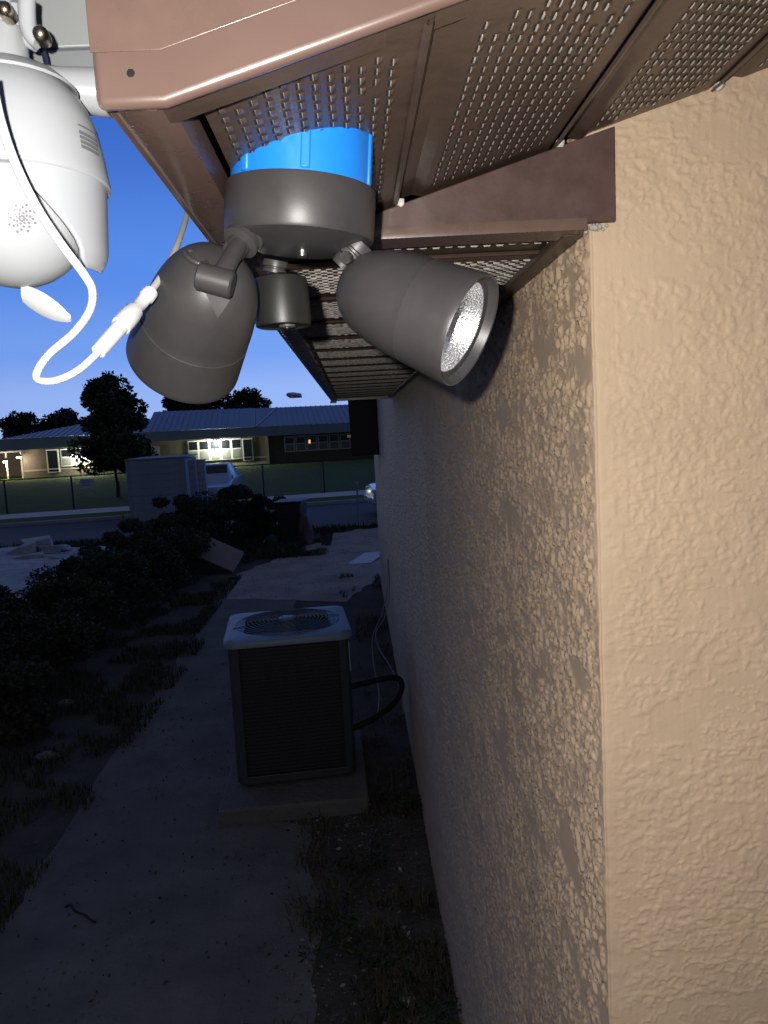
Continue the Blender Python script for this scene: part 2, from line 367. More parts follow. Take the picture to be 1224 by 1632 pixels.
# flat eave soffit panels, ribs across the eave
EP = .28
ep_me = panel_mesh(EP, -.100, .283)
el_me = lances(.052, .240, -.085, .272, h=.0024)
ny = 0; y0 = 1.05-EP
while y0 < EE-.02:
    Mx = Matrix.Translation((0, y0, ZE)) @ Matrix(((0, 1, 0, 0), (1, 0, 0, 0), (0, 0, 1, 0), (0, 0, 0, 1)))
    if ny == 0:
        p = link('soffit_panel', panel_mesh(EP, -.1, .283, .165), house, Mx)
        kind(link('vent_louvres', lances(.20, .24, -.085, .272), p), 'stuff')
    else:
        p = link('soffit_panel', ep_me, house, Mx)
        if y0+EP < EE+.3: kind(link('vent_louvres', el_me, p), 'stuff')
    y0 += EP; ny += 1
m = MB(); m.box((-.146, EE, 2.556), (.30, EE+.012, 2.75)); m.box((-.150, EE-.05, 2.543), (-.105, EE+.014, 2.5550)); m.build('eave_end_fascia', M_BROWN, house, bevel=.002)
m = MB(); m.box((.258, YW+.01, ZE-.012), (.2835, EE, ZE-.002)); m.build('wall_channel', M_BROWN2, house, bevel=.002)
# roof over the eaves, and the dark boxed porch end further along the wall
m = MB(); m.prism([(-.19, 2.755), (3.6, 2.755+SL*3.79), (3.6, 2.785+SL*3.79), (-.19, 2.785)], 'y', .49, EE+.03)
m.prism([(.05, 2.96), (3.6, 2.96+SL*3.55), (3.6, 3.0+SL*3.55), (.05, 3.0)], 'y', EE+.05, WEND+.4)
m.build('roof', mat('roof_shingle', (.07, .06, .055), .95, var=.3, vscale=12, bump=.5, bscale=30), house)
a = aty(553, 630, 9.0); b = aty(560, 727, 9.0)
m = MB(); m.prism([(a.x, 2.96), (XW-.004, 2.96), (XW-.004, b.z), (b.x+.01, b.z)], 'y', 9.0, 9.5)
m.build('porch_beam', mat('dark_beam', (.022, .017, .015), .7), house, bevel=.01)
pts = [aty(*p, 8.9) for p in ((611, 634), (607, 642), (600, 652), (597, 662))]; m = MB(); m.tube(catmull(pts, 5), .010, 6)
m.build('hanging_cable', mat('black_cable', (.012, .012, .012), .6), house)

# ------------------------------------------------------------------ blue electrical box and twin-head flood light
tilt = math.radians(5.5)
FXC = Vector((-.035, .705, 2.543))
FM = Matrix.Translation(FXC) @ Matrix.Rotation(tilt, 4, 'Y') @ Matrix.Rotation(math.radians(3), 4, 'X')
box = thing('junction_box', 'bright blue round electrical box poking out of the vented soffit', 'electrical box', FXC)
B = Matrix.Translation(-FXC) @ FM
m = MB(); m.lathe([(.0, .070), (.060, .070), (.0605, .068), (.0605, .016), (.0, .016)], B, 48); m.build('box_shell', M_BLUE, box, bevel=.0008)
for an in (-1.45, -2.35, -.25):
    m = MB(); R_ = B @ Matrix.Rotation(an, 4, 'Z'); m.box((.0590, -.004, .02), (.0625, .004, .069), R_); m.build('screw_lug', M_BLUE, box, bevel=.0015)
m = MB(); p0 = B @ Vector((-.03, -.0565, .055))
m.tube([p0, p0+Vector((-.003, -.008, .006)), p0+Vector((-.002, -.004, .016)), p0+Vector((.003, .004, .022))], .0016, 6)
m.build('fixing_wire', mat('clear_plastic', (.6, .62, .66), .25), box)
lamp = thing('flood_light', 'dark bronze twin-head security flood light with motion sensor under the soffit', 'flood light', FXC)
L = B
m = MB(); RC = .0655
m.lathe([(.0, .0185), (.060, .0185), (RC-.001, .0180), (RC, .016), (RC, -.022), (RC-.0012, -.0245), (RC-.005, -.026), (.040, -.034), (.02, -.037), (0, -.0375)], L, 72)
can = m.build('canopy', M_BRONZE, lamp, smooth=30)
m = MB(); m.lathe([(0, -.0425), (.0028, -.0425), (.0040, -.041), (.0042, -.036), (0, -.036)], L @ Matrix.Translation((.004, -.02, 0)), 14); m.build('screw', M_STEEL, lamp)
# bullet heads: axis +z points to the open front
def head(back, front, R0, roll_hint, name_lens=True, seamcol=None):
    back = Vector(back)-FXC; front = Vector(front)-FXC; Lh = (front-back).length
    Mh = frame(back, front-back, roll_hint)
    pr = []
    for i in range(15):
        a_ = i/14; r = R0*math.sin(min(1, a_*1.0)*math.pi/2)**.60 if i else 0
        pr.append((r*(.88+.05*a_), Lh*.62*(1-math.cos(a_*math.pi/2))))
    zs_ = pr[-1][1]; r1 = pr[-1][0]
    m = MB(); m.lathe(pr+[(r1+.0002, zs_+.0006), (r1-.0003, zs_+.0009), (r1-.0003, zs_+.0014), (r1+.0004, zs_+.0018), (R0*.965, Lh*.78), (R0*1.0, Lh*.95), (R0*1.0, Lh*.985), (R0*.985, Lh), (R0*.955, Lh*.995), (R0*.93, Lh*.965), (R0*.905, Lh*.935), (R0*.80, Lh*.928), (R0*.785, Lh*.905)], Mh, 64)
    h = m.build('lamp_head', M_BRONZE, lamp, smooth=40)
    m = MB(); m.lathe([(R0*.795, Lh*.922), (R0*.745, Lh*.87), (R0*.58, Lh*.74), (R0*.35, Lh*.66), (R0*.1, Lh*.63), (0, Lh*.63)], Mh, 48)
    m.build('reflector', M_REFL, h, smooth=60)
    m = MB(); m.lathe([(R0*.802, Lh*.930), (R0*.5, Lh*.937), (0, Lh*.938)], Mh, 40); m.build('lens', M_LENS, h, smooth=60)
    return h, Mh, Lh
M_REFL = bpy.data.materials.new('reflector'); M_REFL.use_nodes = True
t_ = M_REFL.node_tree; b_ = t_.nodes['Principled BSDF']; b_.inputs['Base Color'].default_value = (.90, .91, .93, 1); b_.inputs['Metallic'].default_value = 1; b_.inputs['Roughness'].default_value = .40
v_ = t_.nodes.new('ShaderNodeTexVoronoi'); v_.inputs['Scale'].default_value = 520; tc_ = t_.nodes.new('ShaderNodeTexCoord'); bp_ = t_.nodes.new('ShaderNodeBump'); bp_.inputs['Strength'].default_value = .55; bp_.inputs['Distance'].default_value = .001
t_.links.new(tc_.outputs['Object'], v_.inputs['Vector']); t_.links.new(v_.outputs['Distance'], bp_.inputs['Height']); t_.links.new(bp_.outputs[0], b_.inputs['Normal'])
M_LENS = bpy.data.materials.new('lens_glass'); M_LENS.use_nodes = True
t_ = M_LENS.node_tree; t_.nodes.remove(t_.nodes['Principled BSDF'])
tr = t_.nodes.new('ShaderNodeBsdfTransparent'); gl = t_.nodes.new('ShaderNodeBsdfGlossy'); gl.inputs['Roughness'].default_value = .05; mx = t_.nodes.new('ShaderNodeMixShader'); mx.inputs[0].default_value = .10
t_.links.new(tr.outputs[0], mx.inputs[1]); t_.links.new(gl.outputs[0], mx.inputs[2]); t_.links.new(mx.outputs[0], t_.nodes['Material Output'].inputs[0])
def knuckle(a, b, r):
    a = Vector(a)-FXC; b = Vector(b)-FXC; Mk = frame(a, b-a); Lk = (b-a).length
    m = MB(); m.lathe([(0, 0), (r*1.25, 0), (r*1.3, Lk*.12), (r*1.3, Lk*.3), (r*1.1, Lk*.34), (r*1.1, Lk*.40), (r*1.22, Lk*.44), (r*1.22, Lk*.60), (r*.8, Lk*.66), (r*.75, Lk), (0, Lk)], Mk, 28)
    return m.build('knuckle', M_BRONZE, lamp, smooth=40)
# right head: lens visible, pointing right, down and a little back towards the viewer
bR = aty(553, 450, .715); fR = aty(750, 529, .660)
hR, MR, LR = head(bR, fR, .0490, (0, 0, 1))
kR = knuckle(aty(577, 385, .70), aty(543, 425, .705), .0135)
m = MB(); q = aty(556, 410, .675)-FXC; m.lathe([(0, 0), (.004, 0), (.0052, .002), (.0052, .006), (0, .006)], frame(q, (-.5, -.8, -.2)), 16); m.build('knuckle_nut', M_STEEL, kR)
# left head: rounded back towards the viewer, pointing away
bL = aty(352, 412, .662); fL = aty(292, 576, .745)
hL, ML, LL = head(bL, fL, .0525, (1, 0, 0))
kL = knuckle(aty(398, 366, .68), aty(372, 402, .665), .0125)
m = MB(); m.tube([aty(380, 392, .665)-FXC, aty(366, 415, .648)-FXC, aty(352, 440, .638)-FXC], [.0075, .0075, .008], 16); m.build('swivel_arm', M_BRONZE, lamp, smooth=50)
ex = (aty(375, 455, .634)-aty(318, 440, .634)).normalized(); cen = aty(343, 447, .636)-FXC
m = MB(); m.lathe([(0, -.0145), (.0095, -.0145), (.0112, -.013), (.0112, .013), (.0095, .0145), (0, .0145)], frame(cen, ex), 28)
m.build('pivot_barrel', M_BRONZE, lamp, smooth=40)
from mathutils.bvhtree import BVHTree
_bvh = BVHTree.FromPolygons([v.co for v in hL.data.vertices], [tuple(p.vertices) for p in hL.data.polygons])
def on_head(px, py, lift):
    d = ray(px, py).normalized(); hit = _bvh.ray_cast(CAM-FXC, d); p = hit[0] if hit[0] is not None else aty(px, py, .645)-FXC
    return p-d*lift
wo = [(320, 452), (332, 476), (347, 508), (361, 488), (375, 464)]
top_ = [on_head(x_, y_, .0018) for x_, y_ in wo]; low_ = [on_head(x_, y_, -.004) for x_, y_ in wo]
cen_t = on_head(348, 470, .0004); m = MB(); n5 = len(wo)
m.add(top_+low_+[cen_t], [(i_, (i_+1) % n5, n5+(i_+1) % n5, n5+i_) for i_ in range(n5)]+[(i_, 2*n5, (i_+1) % n5) for i_ in range(n5)])
m.build('bracket_web', M_BRONZE, lamp, smooth=20)
ring = [aty(312+17*math.cos(a_)+2*math.sin(a_), 411+7*math.cos(a_)+8*math.sin(a_), .655-.006*math.sin(a_))-FXC for a_ in [k_*math.pi/9 for k_ in range(19)]]
m = MB(); m.tube(ring, .0024, 8, False); m.build('thumb_loop', M_BRONZE, lamp, smooth=60)
# motion sensor behind, pointing down
ts = aty(446, 440, .765)-FXC; bs = aty(452, 521, .765)-FXC; Ms = frame(ts, bs-ts); Ls = (bs-ts).length
m = MB(); m.lathe([(0, 0), (.018, 0), (.0250, .003), (.0262, .008), (.0272, Ls*.88), (.0262, Ls*.98), (.0245, Ls), (.0225, Ls-.002), (0, Ls-.002)], Ms, 40)
sn = m.build('motion_sensor', M_BRONZE_D, lamp, smooth=40)
m = MB(); m.lathe([(0, Ls-.001), (.008, Ls-.001), (.008, Ls+.001), (.006, Ls+.0018), (0, Ls+.0018)], Ms @ Matrix.Translation((.004, .004, 0)), 20); m.box((-.001, -.006, Ls+.0015), (.001, .006, Ls+.0026), Ms @ Matrix.Translation((.004, .004, 0)))
m.build('sensor_dial', mat('dial_grey', (.07, .07, .068), .5), sn)
knuckle(aty(440, 415, .755), aty(436, 447, .758), .009)

# ------------------------------------------------------------------ white dome security camera
CC = aty(27, 290, .56)
sec = thing('security_camera', 'white dome security camera hanging left of the brown fascia', 'security camera', CC)
R1 = .0600
m = MB(); m.lathe([(0, .0715), (.021, .0715), (.024, .069), (.034, .0655), (.043, .058), (.0505, .0465), (.0555, .033), (.0585, .016), (.0600, .004), (.0608, -.001), (.0608, -.004), (.0596, -.005), (.0588, -.004), (0, -.004)], None, 72)
m.build('dome_shell', M_WHITE, sec, smooth=35)
m = MB(); m.lathe([(.0245, .069), (.036, .0655), (.0445, .0580), (.0448, .0600), (.0355, .0682), (.0245, .072)], None, 64); m.build('shoulder_ring', M_WHITE, sec, smooth=40)
m = MB(); m.lathe([(0, .098), (.0145, .098), (.0158, .096), (.0158, .068), (0, .068)], None, 40); m.build('neck', M_WHITE, sec, smooth=40)
m = MB(); pr = [(.0495*math.sin(a_), -.0495*math.cos(a_)) for a_ in [k_*math.pi/20 for k_ in range(17)]]; pr[0] = (0, pr[0][1])
Mball = Matrix.Translation((-.003, -.006, -.022)); m.lathe(pr, Mball, 64)
ball = m.build('camera_ball', M_WHITE, sec, smooth=60)
# side arms holding the ball: curved plates hanging from the shell
for sgn in (1, -1):
    v = []; f = []; na, nz = 16, 12
    for iz in range(nz+1):
        t1 = iz/nz; z = .001-.064*t1; half = math.radians(62)*(1-.72*sst(0, 1, np.array(t1)))*1.0
        if t1 > .93: half *= .7
        for ia in range(na+1):
            an = -half+2*half*ia/na
            if sgn > 0: an -= math.radians(8)
            r = .0585-.004*t1-.004*max(0, t1-.8)*5
            v.append((sgn*r*math.cos(an), r*math.sin(an), z))
    f = [(iz*(na+1)+ia, iz*(na+1)+ia+1, (iz+1)*(na+1)+ia+1, (iz+1)*(na+1)+ia) for iz in range(nz) for ia in range(na)]
    m = MB(); m.add(v, f); o = m.build('yoke_arm', M_WHITE, sec, smooth=60); sd = o.modifiers.new('thick', 'SOLIDIFY'); sd.thickness = .0035; sd.offset = -1 if sgn > 0 else 1
# speaker holes on the ball: spiral of small dark pits
def onball(px, py, r_extra=.0002):
    d = ray(px, py).normalized(); c_ = CC+Vector((-.003, -.006, -.022)); oc = CAM-c_; bq = oc.dot(d); R_ = .0495+r_extra; dq = bq*bq-(oc.length_squared-R_*R_)
    p = CAM+d*(-bq-math.sqrt(max(dq, 0))); return p-CC, (p-c_).normalized()
m = MB()
for arm in range(8):
    for j in range(5):
        a_ = arm*math.pi/4+j*.28; r = 4+j*4.6
        p, nrm = onball(35+r*math.cos(a_)*1.0, 348+r*math.sin(a_)); m.lathe([(0, .0002), (.0008, .0002), (.0008, -.001)], frame(p, nrm), 8)
kind(m.build('speaker_holes', M_GREYP, ball), 'stuff')
p, nrm = onball(118, 415); m = MB(); m.lathe([(0, .0006), (.0022, .0006), (.0028, 0), (.0028, -.001)], frame(p, nrm), 16); m.build('screw_cover', mat('grey_plastic', (.3, .3, .31), .4), ball)
# flap under the ball
m = MB(); A_ = aty(35, 468, .56)-CC; Bq = aty(113, 508, .575)-CC; dirf = (Bq-A_); nf = dirf.cross(Vector((0, 1, 0))).normalized()
v = []
for i in range(9):
    t1 = i/8; w = .013*math.sin(math.pi*min(.96, .18+t1*.8))**.6; th = .0026*math.sin(math.pi*min(.95, .12+.85*t1))+.0004; p = A_+dirf*t1
    wv = (Vector((0, 1, 0))*.8-nf*.6).normalized()*w; tv = (nf*.8+Vector((0, 1, 0))*.6)*th; v += [p-wv, p+tv, p+wv, p-tv]
m.add(v, [(i*4+k_, i*4+(k_+1) % 4, i*4+4+(k_+1) % 4, i*4+4+k_) for i in range(8) for k_ in range(4)]+[(3, 2, 1, 0), (32, 33, 34, 35)])
m.build('lens_visor', mat('white_visor', (.55, .56, .57), .35), sec, smooth=60)
# printed label on the right rim of the shell
m = MB()
for i, zz_ in enumerate((.026, .0215, .0185, .0155, .0125)):
    a0, a1 = math.radians(-26), math.radians(-8); r = .0585+.0016*(.02-zz_)/.02+.0008
    hh_ = .0006 if i == 0 else .0011
    vs_ = [(r*math.cos(a0+(a1-a0)*q/6), r*math.sin(a0+(a1-a0)*q/6), zz_+s_*hh_) for s_ in (-1, 1) for q in range(7)]
    m.add(vs_, [(q, q+1, q+8, q+7) for q in range(6)])
m.build('printed_label', M_GREYP, sec)
# bracket above the neck, with two bolts, and the short side boss that reaches behind the fascia
m = MB(); m.box((-.040, -.010, .097), (.010, .016, .165)); br_ = m.build('bracket', M_WHITE, sec, bevel=.006, seg=4)
pts = [aty(*p, .545)-CC for p in ((43, 0), (43, 22), (45, 42), (52, 58), (62, 66))]; m = MB(); m.tube(catmull(pts, 5), .0055, 12); m.build('bracket_rib', M_WHITE, sec, smooth=60)
pts = [aty(*p, .56)-CC for p in ((22, 10), (30, 40), (42, 62), (58, 72))]; m = MB(); m.tube(catmull(pts, 5), .0045, 12); m.build('bracket_rib', M_WHITE, sec, smooth=60)
for (px, py) in ((64, 53), (7, 14)):
    q = aty(px, py, .535)-CC; Mq = frame(q, (.15, -1, -.1)); m = MB(); m.lathe([(0, .004), (.003, .0035), (.0046, .0012), (.005, -.002), (.005, -.012), (0, -.012)], Mq, 20)
    m.build('bolt', M_BRASS, sec, smooth=50)
a_, b2 = aty(70, 138, .60)-CC, aty(185, 150, .615)-CC
m = MB(); Mk = frame(a_, b2-a_); Lk = (b2-a_).length; m.lathe([(0, 0), (.014, 0), (.0145, Lk*.3), (.0165, Lk*.75), (.0165, Lk), (0, Lk)], Mk, 36); m.build('side_boss', M_WHITE, sec, smooth=40)
# cable with its inline connector
Z1 = 2.548
cp = [(-14, 120, .455), (0, 188, .462), (24, 259, .468), (59, 330, .472), (98, 389, .478), (133, 436, .490), (147, 463, .50), (143, 495, .515), (118, 530, .53), (78, 565, .54), (59, 593, .545), (63, 606, .55), (90, 606, .56), (126, 589, .57), (161, 557, .585)]
m = MB(); m.tube(catmull([aty(x_, y_, d_)-CC for x_, y_, d_ in cp], 10), .0026, 12); cab = m.build('power_cable', M_WHITE2, sec, smooth=60)
c0, c1, c2, c3 = aty(157, 560, .584)-CC, aty(183, 530, .60)-CC, aty(213, 500, .62)-CC, aty(240, 466, .645)-CC
m = MB(); Mk = frame(c0, c3-c0); Lk = (c3-c0).length
m.lathe([(0, 0), (.0052, 0), (.0056, .004), (.0060, Lk*.40), (.0075, Lk*.41), (.0078, Lk*.48), (.0078, Lk*.60), (.0072, Lk*.62), (.0072, Lk*.66), (.0052, Lk*.70), (.0050, Lk*.88), (.0062, Lk*.9), (.0060, Lk), (0, Lk)], Mk, 20)
m.build('cable_connector', M_WHITE2, cab, smooth=40)
cp = [(238, 468, .645), (262, 433, .685), (281, 395, .74), (296, 350, .83), (304, 318, .90), (308, 300, .95)]
m = MB(); m.tube(catmull([aty(*p)-CC for p in cp], 8), [.0030]*41, 12); m.build('power_cable', M_WHITE2, sec, smooth=60)
# white board behind the camera bracket
BO = aty(150, 75, .625)
bd = thing('mounting_board', 'pale grey-white metal board behind the camera bracket at the roof edge', 'board', BO)
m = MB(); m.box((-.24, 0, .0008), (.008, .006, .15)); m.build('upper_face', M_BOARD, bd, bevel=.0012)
m = MB(); m.prism([(.0005, -.0008), (.0065, -.0008), (.012, -.045), (.006, -.045)], 'x', -.24, .008); m.build('lower_face', mat('grey_board', (.15, .165, .165), .5, var=.05, vscale=9), bd, bevel=.0012)  # same board; shade of its downward tilt put into a darker colour
m = MB(); m.tube([aty(66, 75, .595)-BO, aty(72, 90, .60)-BO, aty(75, 104, .605)-BO, aty(77, 125, .61)-BO], .0022, 8); m.build('ground_wire', mat('navy_wire', (.01, .01, .04), .5), bd)

# ------------------------------------------------------------------ air-conditioning condenser
M_ACC = mat('ac_cap', (.17, .215, .28), .45, var=.06, vscale=6, spec=.5)
M_ACB = mat('ac_body', (.045, .050, .058), .5, var=.1, vscale=9)
M_ACD = mat('ac_coil', (.03, .03, .032), .7, var=.2, vscale=30)
M_WIRE = mat('grille_wire', (.045, .046, .052), .4, spec=.5)
ACC = Vector((-.525, 5.19, .10)); ACR = math.radians(5.5)
ac = thing('air_conditioner', 'square condenser unit with louvred sides and round fan grille on top', 'air conditioner', ACC, ACR)
Hh, hw, cr_ = .97, .385, .075
def rsq(h, c, n=5):
    o = []
    for qx, qy, a0 in ((1, 1, 0), (-1, 1, 90), (-1, -1, 180), (1, -1, 270)):
        for i in range(n+1):
            a = math.radians(a0+90*i/n); o.append((qx*(h-c)+c*math.cos(a), qy*(h-c)+c*math.sin(a)))
    return o
def ringmesh(outer, inner, z0, z1):
    n = len(outer); m = MB()
    v = [(x, y, z0) for x, y in outer]+[(x, y, z1) for x, y in outer]+[(x, y, z1) for x, y in inner]+[(x, y, z0) for x, y in inner]
    f = []
    for i in range(n):
        j = (i+1) % n
        for a in range(4):
            b = (a+1) % 4; f.append((a*n+i, a*n+j, b*n+j, b*n+i))
    m.add(v, f); return m
m = MB(); m.prism(rsq(hw-.035, .05), 'z', .03, Hh-.04); m.build('coil', M_ACD, ac)
m = MB(); m.prism(rsq(hw, cr_), 'z', .025, .075); m.build('base_pan', M_ACB, ac, bevel=.004)
sl_me = ringmesh(rsq(hw-.006, cr_), rsq(hw-.020, cr_-.012), -.0022, .0022).mesh('louvre', M_WIRE)
for i in range(33): link('louvre', sl_me, ac, Matrix.Translation((0, 0, .095+i*.0253)))
for sx in (-1, 1):
    for sy in (-1, 1):
        m = MB(); m.prism([(sx*(hw-cr_*.9), sy*(hw+.001)), (sx*(hw-.02), sy*(hw-.012)), (sx*(hw+.001), sy*(hw-cr_*.9)), (sx*(hw-.012), sy*(hw-cr_*.9)), (sx*(hw-.034), sy*(hw-.034)), (sx*(hw-cr_*.9), sy*(hw-.012))], 'z', .07, Hh-.03)
        m.build('corner_post', M_ACB, ac, bevel=.002)
        m = MB(); m.box((sx*(hw-.075)-.018, sy*(hw-.06)-.018, -.0), (sx*(hw-.075)+.018, sy*(hw-.06)+.018, .03)); m.build('foot', M_HOLE, ac, bevel=.003)
for k_ in (-.12, .03):
    m = MB(); m.tube([(k_, -hw+.001, .07), (k_, -hw+.001, Hh-.04)], .0022, 6); m.build('vertical_wire', M_WIRE, ac)
hc = .412; out = rsq(hc, .085, 7); nn = len(out); RF = .365
inn = [(RF*x/math.hypot(x, y), RF*y/math.hypot(x, y)) for x, y in out]; inn2 = [(x*.985, y*.985) for x, y in inn]
m = MB(); rings = [[(x*.985, y*.985, Hh-.045) for x, y in out], [(x, y, Hh-.042) for x, y in out], [(x, y, Hh-.012) for x, y in out], [(x*.985, y*.985, Hh-.002) for x, y in out], [(x*.9, y*.9, Hh+.004) for x, y in out], [(x, y, Hh+.010) for x, y in inn], [(x, y, Hh+.004) for x, y in inn2], [(x, y, Hh-.05) for x, y in inn2]]
m.add([p for r in rings for p in r], [(a*nn+i, a*nn+(i+1) % nn, (a+1)*nn+(i+1) % nn, (a+1)*nn+i) for a in range(len(rings)-1) for i in range(nn)])
m.build('top_cap', M_ACC, ac, smooth=45)
gr = MB()
for i in range(12):
    r = .055+i*(RF-.06)/11.5; z = Hh+.034-.024*(r/RF)**2
    gr.tube([(r*math.cos(2*math.pi*q/48), r*math.sin(2*math.pi*q/48), z) for q in range(49)], .0023, 5, False)
for i in range(8):
    a = i*math.pi/4+.2; gr.tube([(r*math.cos(a), r*math.sin(a), Hh+.031-.024*(r/RF)**2) for r in (.04, .12, .2, RF+.004)], .0028, 5)
gr.build('fan_grille', M_WIRE, ac, smooth=60)
m = MB(); m.lathe([(0, Hh+.041), (.052, Hh+.040), (.060, Hh+.036), (.060, Hh+.028), (0, Hh+.028)], None, 32); hub = m.build('motor_cover', M_ACC, ac, smooth=40)
m = MB(); m.lathe([(0, .0425), (.006, .0425), (.007, .039)], None, 10); cbm = m.mesh('cover_bolt', M_WIRE)
for i in range(5): a = i*1.2566; link('cover_bolt', cbm, hub, Matrix.Translation((.04*math.cos(a), .04*math.sin(a), Hh)))
m = MB()
for i in range(3):
    a = i*2.094; Mx = Matrix.Rotation(a, 4, 'Z') @ Matrix.Rotation(.35, 4, 'X'); m.box((.04, -.07, Hh-.09), (.26, .07, Hh-.086), Matrix.Translation((0, 0, 0)) @ Matrix.Rotation(a, 4, 'Z'))
m.lathe([(0, Hh-.06), (.05, Hh-.06), (.05, Hh-.2), (0, Hh-.2)], None, 20)
m.build('fan', M_ACD, ac)
m = MB(); m.box((hw-.004, -hw+.03, .70), (hw+.001, -hw+.045, .90)); m.build('label_strip', mat('pale_label', (.5, .48, .45), .6), ac)
PC = Vector((-.515, 5.07, 0))
m = MB(); m.box((-.46, -.54, -.02), (.46, .56, .098)); pad = m.build('equipment_pad', mat('pad_concrete', (.16, .155, .145), .9, col2=(.10, .096, .09), vscale=5, detail=9, bump=.5, bscale=30), None, bevel=.015, seg=3)
pad.location = PC; pad.rotation_euler = (0, 0, math.radians(2)); tag(pad, 'low concrete pad carrying the air-conditioning condenser', 'concrete pad')
M_HOSE = mat('black_foam', (.010, .010, .011), .75, bump=.2, bscale=80)
pts = [(-.13, 5.25, .57), (.02, 5.3, .58), (.15, 5.36, .58), (.225, 5.40, .55), (.235, 5.36, .49), (.17, 5.25, .43), (.02, 5.1, .385), (-.12, 5.02, .36)]
m = MB(); m.tube(catmull(pts, 6), .021, 12); o = m.build('refrigerant_line', M_HOSE, None, smooth=60); tag(o, 'black insulated hose looping from the condenser to the wall', 'hose')
def wire(name, pts, r, m_, label, cat, grp=None):
    b = MB(); b.tube(catmull(pts, 6), r, 6); o = b.build(name, m_, None, smooth=60); return tag(o, label, cat, grp)
M_OLDW = mat('old_white_wire', (.22, .215, .22), .6)
wire('loose_wire', [(.275, 7.6, 1.05), (.262, 7.5, .75), (.20, 7.3, .55), (.10, 7.1, .45), (.12, 6.9, .35), (.20, 6.5, .30), (.262, 6.2, .20), (.268, 6.0, .06)], .005, M_OLDW, 'pale wire hanging down the wall and bending back to it', 'wire')
wire('loose_wire', [(.276, 7.9, 1.0), (.25, 7.7, .72), (.16, 7.4, .52), (.07, 7.15, .40), (.06, 6.9, .22), (.09, 6.5, .08), (.06, 6.1, .02)], .0045, M_OLDW, 'pale wire dropping from the wall straight to the ground', 'wire')

# ------------------------------------------------------------------ foliage helpers
def leaves(P, size, m, name, up=.3, aspect=.6):
    """one small bent leaf (two quads) at every point"""
    n = len(P); d = RNG.normal(size=(n, 3)); d[:, 2] = d[:, 2]*.7+up*0; d /= np.linalg.norm(d, axis=1)[:, None]
    q = RNG.normal(size=(n, 3)); q -= d*(q*d).sum(1)[:, None]; q /= np.linalg.norm(q, axis=1)[:, None]
    s = (size*RNG.uniform(.6, 1.3, n))[:, None]; nn_ = np.cross(d, q)
    a = P; b = P+d*s*.5+q*s*aspect*.5+nn_*s*.10; c = P+d*s; e = P+d*s*.5-q*s*aspect*.5+nn_*s*.10
    V = np.stack([a, b, c, e], 1).reshape(-1, 3); i = np.arange(n)*4
    Fc = np.concatenate([np.stack([i, i+1, i+2], 1), np.stack([i, i+2, i+3], 1)])
    return npmesh(name, V, Fc, m)
def blobpts(center, rad, n, shell=.55):
    d = RNG.normal(size=(n, 3)); d /= np.linalg.norm(d, axis=1)[:, None]
    r = RNG.uniform(shell, 1, n)[:, None]**.6; return np.array(center)+d*r*np.array(rad)
def crown(lobes, per, rng_jit=0.0):
    out = []
    for c, r in lobes: out.append(blobpts(c, r, per))
    return np.concatenate(out)
def lf(name, c, c2): return mat(name, c, .6, col2=c2, vscale=3, detail=4, spec=.3)
M_LEAF = lf('leaf_green', (.060, .095, .030), (.028, .05, .017)); M_LEAF_D = lf('leaf_dark', (.035, .05, .022), (.016, .026, .012))
M_LEAF_H = lf('leaf_hedge', (.05, .065, .032), (.02, .03, .014)); M_BARK = mat('bark', (.05, .04, .032), .95, var=.3, vscale=20, bump=.6, bscale=30)
def tree(name, base, height, trunk_h, lobes, per, leaf, label, m, grp=None, tr=.11):
    t = thing(name, label, 'tree', base, 0, grp)
    b = MB(); b.tube(catmull([(0, 0, -.05), (.03, .02, trunk_h*.5), (-.02, 0, trunk_h), (.02, .03, height*.55), (0, 0, height*.8)], 4), [tr*(1-.9*i/16) for i in range(17)], 8)
    for i in range(11):
        a = i*2.4; z0_ = trunk_h+(height*.7-trunk_h)*(i/11); c, r = lobes[i % len(lobes)]
        e = Vector(c)+Vector((math.cos(a)*r[0]*.5, math.sin(a)*r[1]*.5, 0)); s_ = Vector((0, 0, min(z0_, e.z-.1)))
        b.tube([s_, s_.lerp(e, .5)+Vector((0, 0, .08)), e], [tr*.42, tr*.25, tr*.08], 5)
    b.build('trunk', M_BARK, t, smooth=60)
    link('crown', leaves(crown(lobes, per), leaf, m, name+'_crown'), t); return t

# front-yard tree beyond the fence
TB = Vector((-10.35, 33.9, .01)); sc = 33.9/33
lob = []
for i in range(60):
    t1 = random.random(); z = 1.35+3.55*t1; w = 1.7*(1-t1)**.40*(.6+.4*min(1, t1*4+.2)); a = random.uniform(0, 6.28); rr = w*math.sqrt(random.random())
    q = random.uniform(.45, .66); lob.append(((rr*math.cos(a)+.25*(1-t1)*0+.05, rr*math.sin(a), z), (q, q, q*.75)))
lob.append(((.02, 0, 5.0), (.3, .3, .35)))
tree('leafy_tree', TB, 5.2, 1.1, lob, 400, .17, 'leafy round-crowned tree on the school lawn behind the fence', M_LEAF, tr=.10)
def bgtree(px, py_top, wpx, Y, label, seed, name='background_tree'):
    random.seed(seed); top = aty(px, py_top, Y); w = wpx/1240*Y/2; H_ = top.z; lob = []
    for i in range(34):
        t1 = random.random(); a = random.uniform(0, 6.28); rr = w*.8*math.sqrt(random.random())*(1-.55*t1); q = w*random.uniform(.2, .36)
        lob.append(((rr*math.cos(a), rr*math.sin(a), H_*(.38+.54*t1)), (q, q, q*.7)))
    return tree(name, (top.x, Y, 0), H_, H_*.3, lob, 190, max(.35, w*.10), label, M_LEAF_D, 'trees behind the school', tr=.25)
bgtree(332, 604, 120, 84, 'tall dark tree behind the school roof, left of the gap of sky', 21)
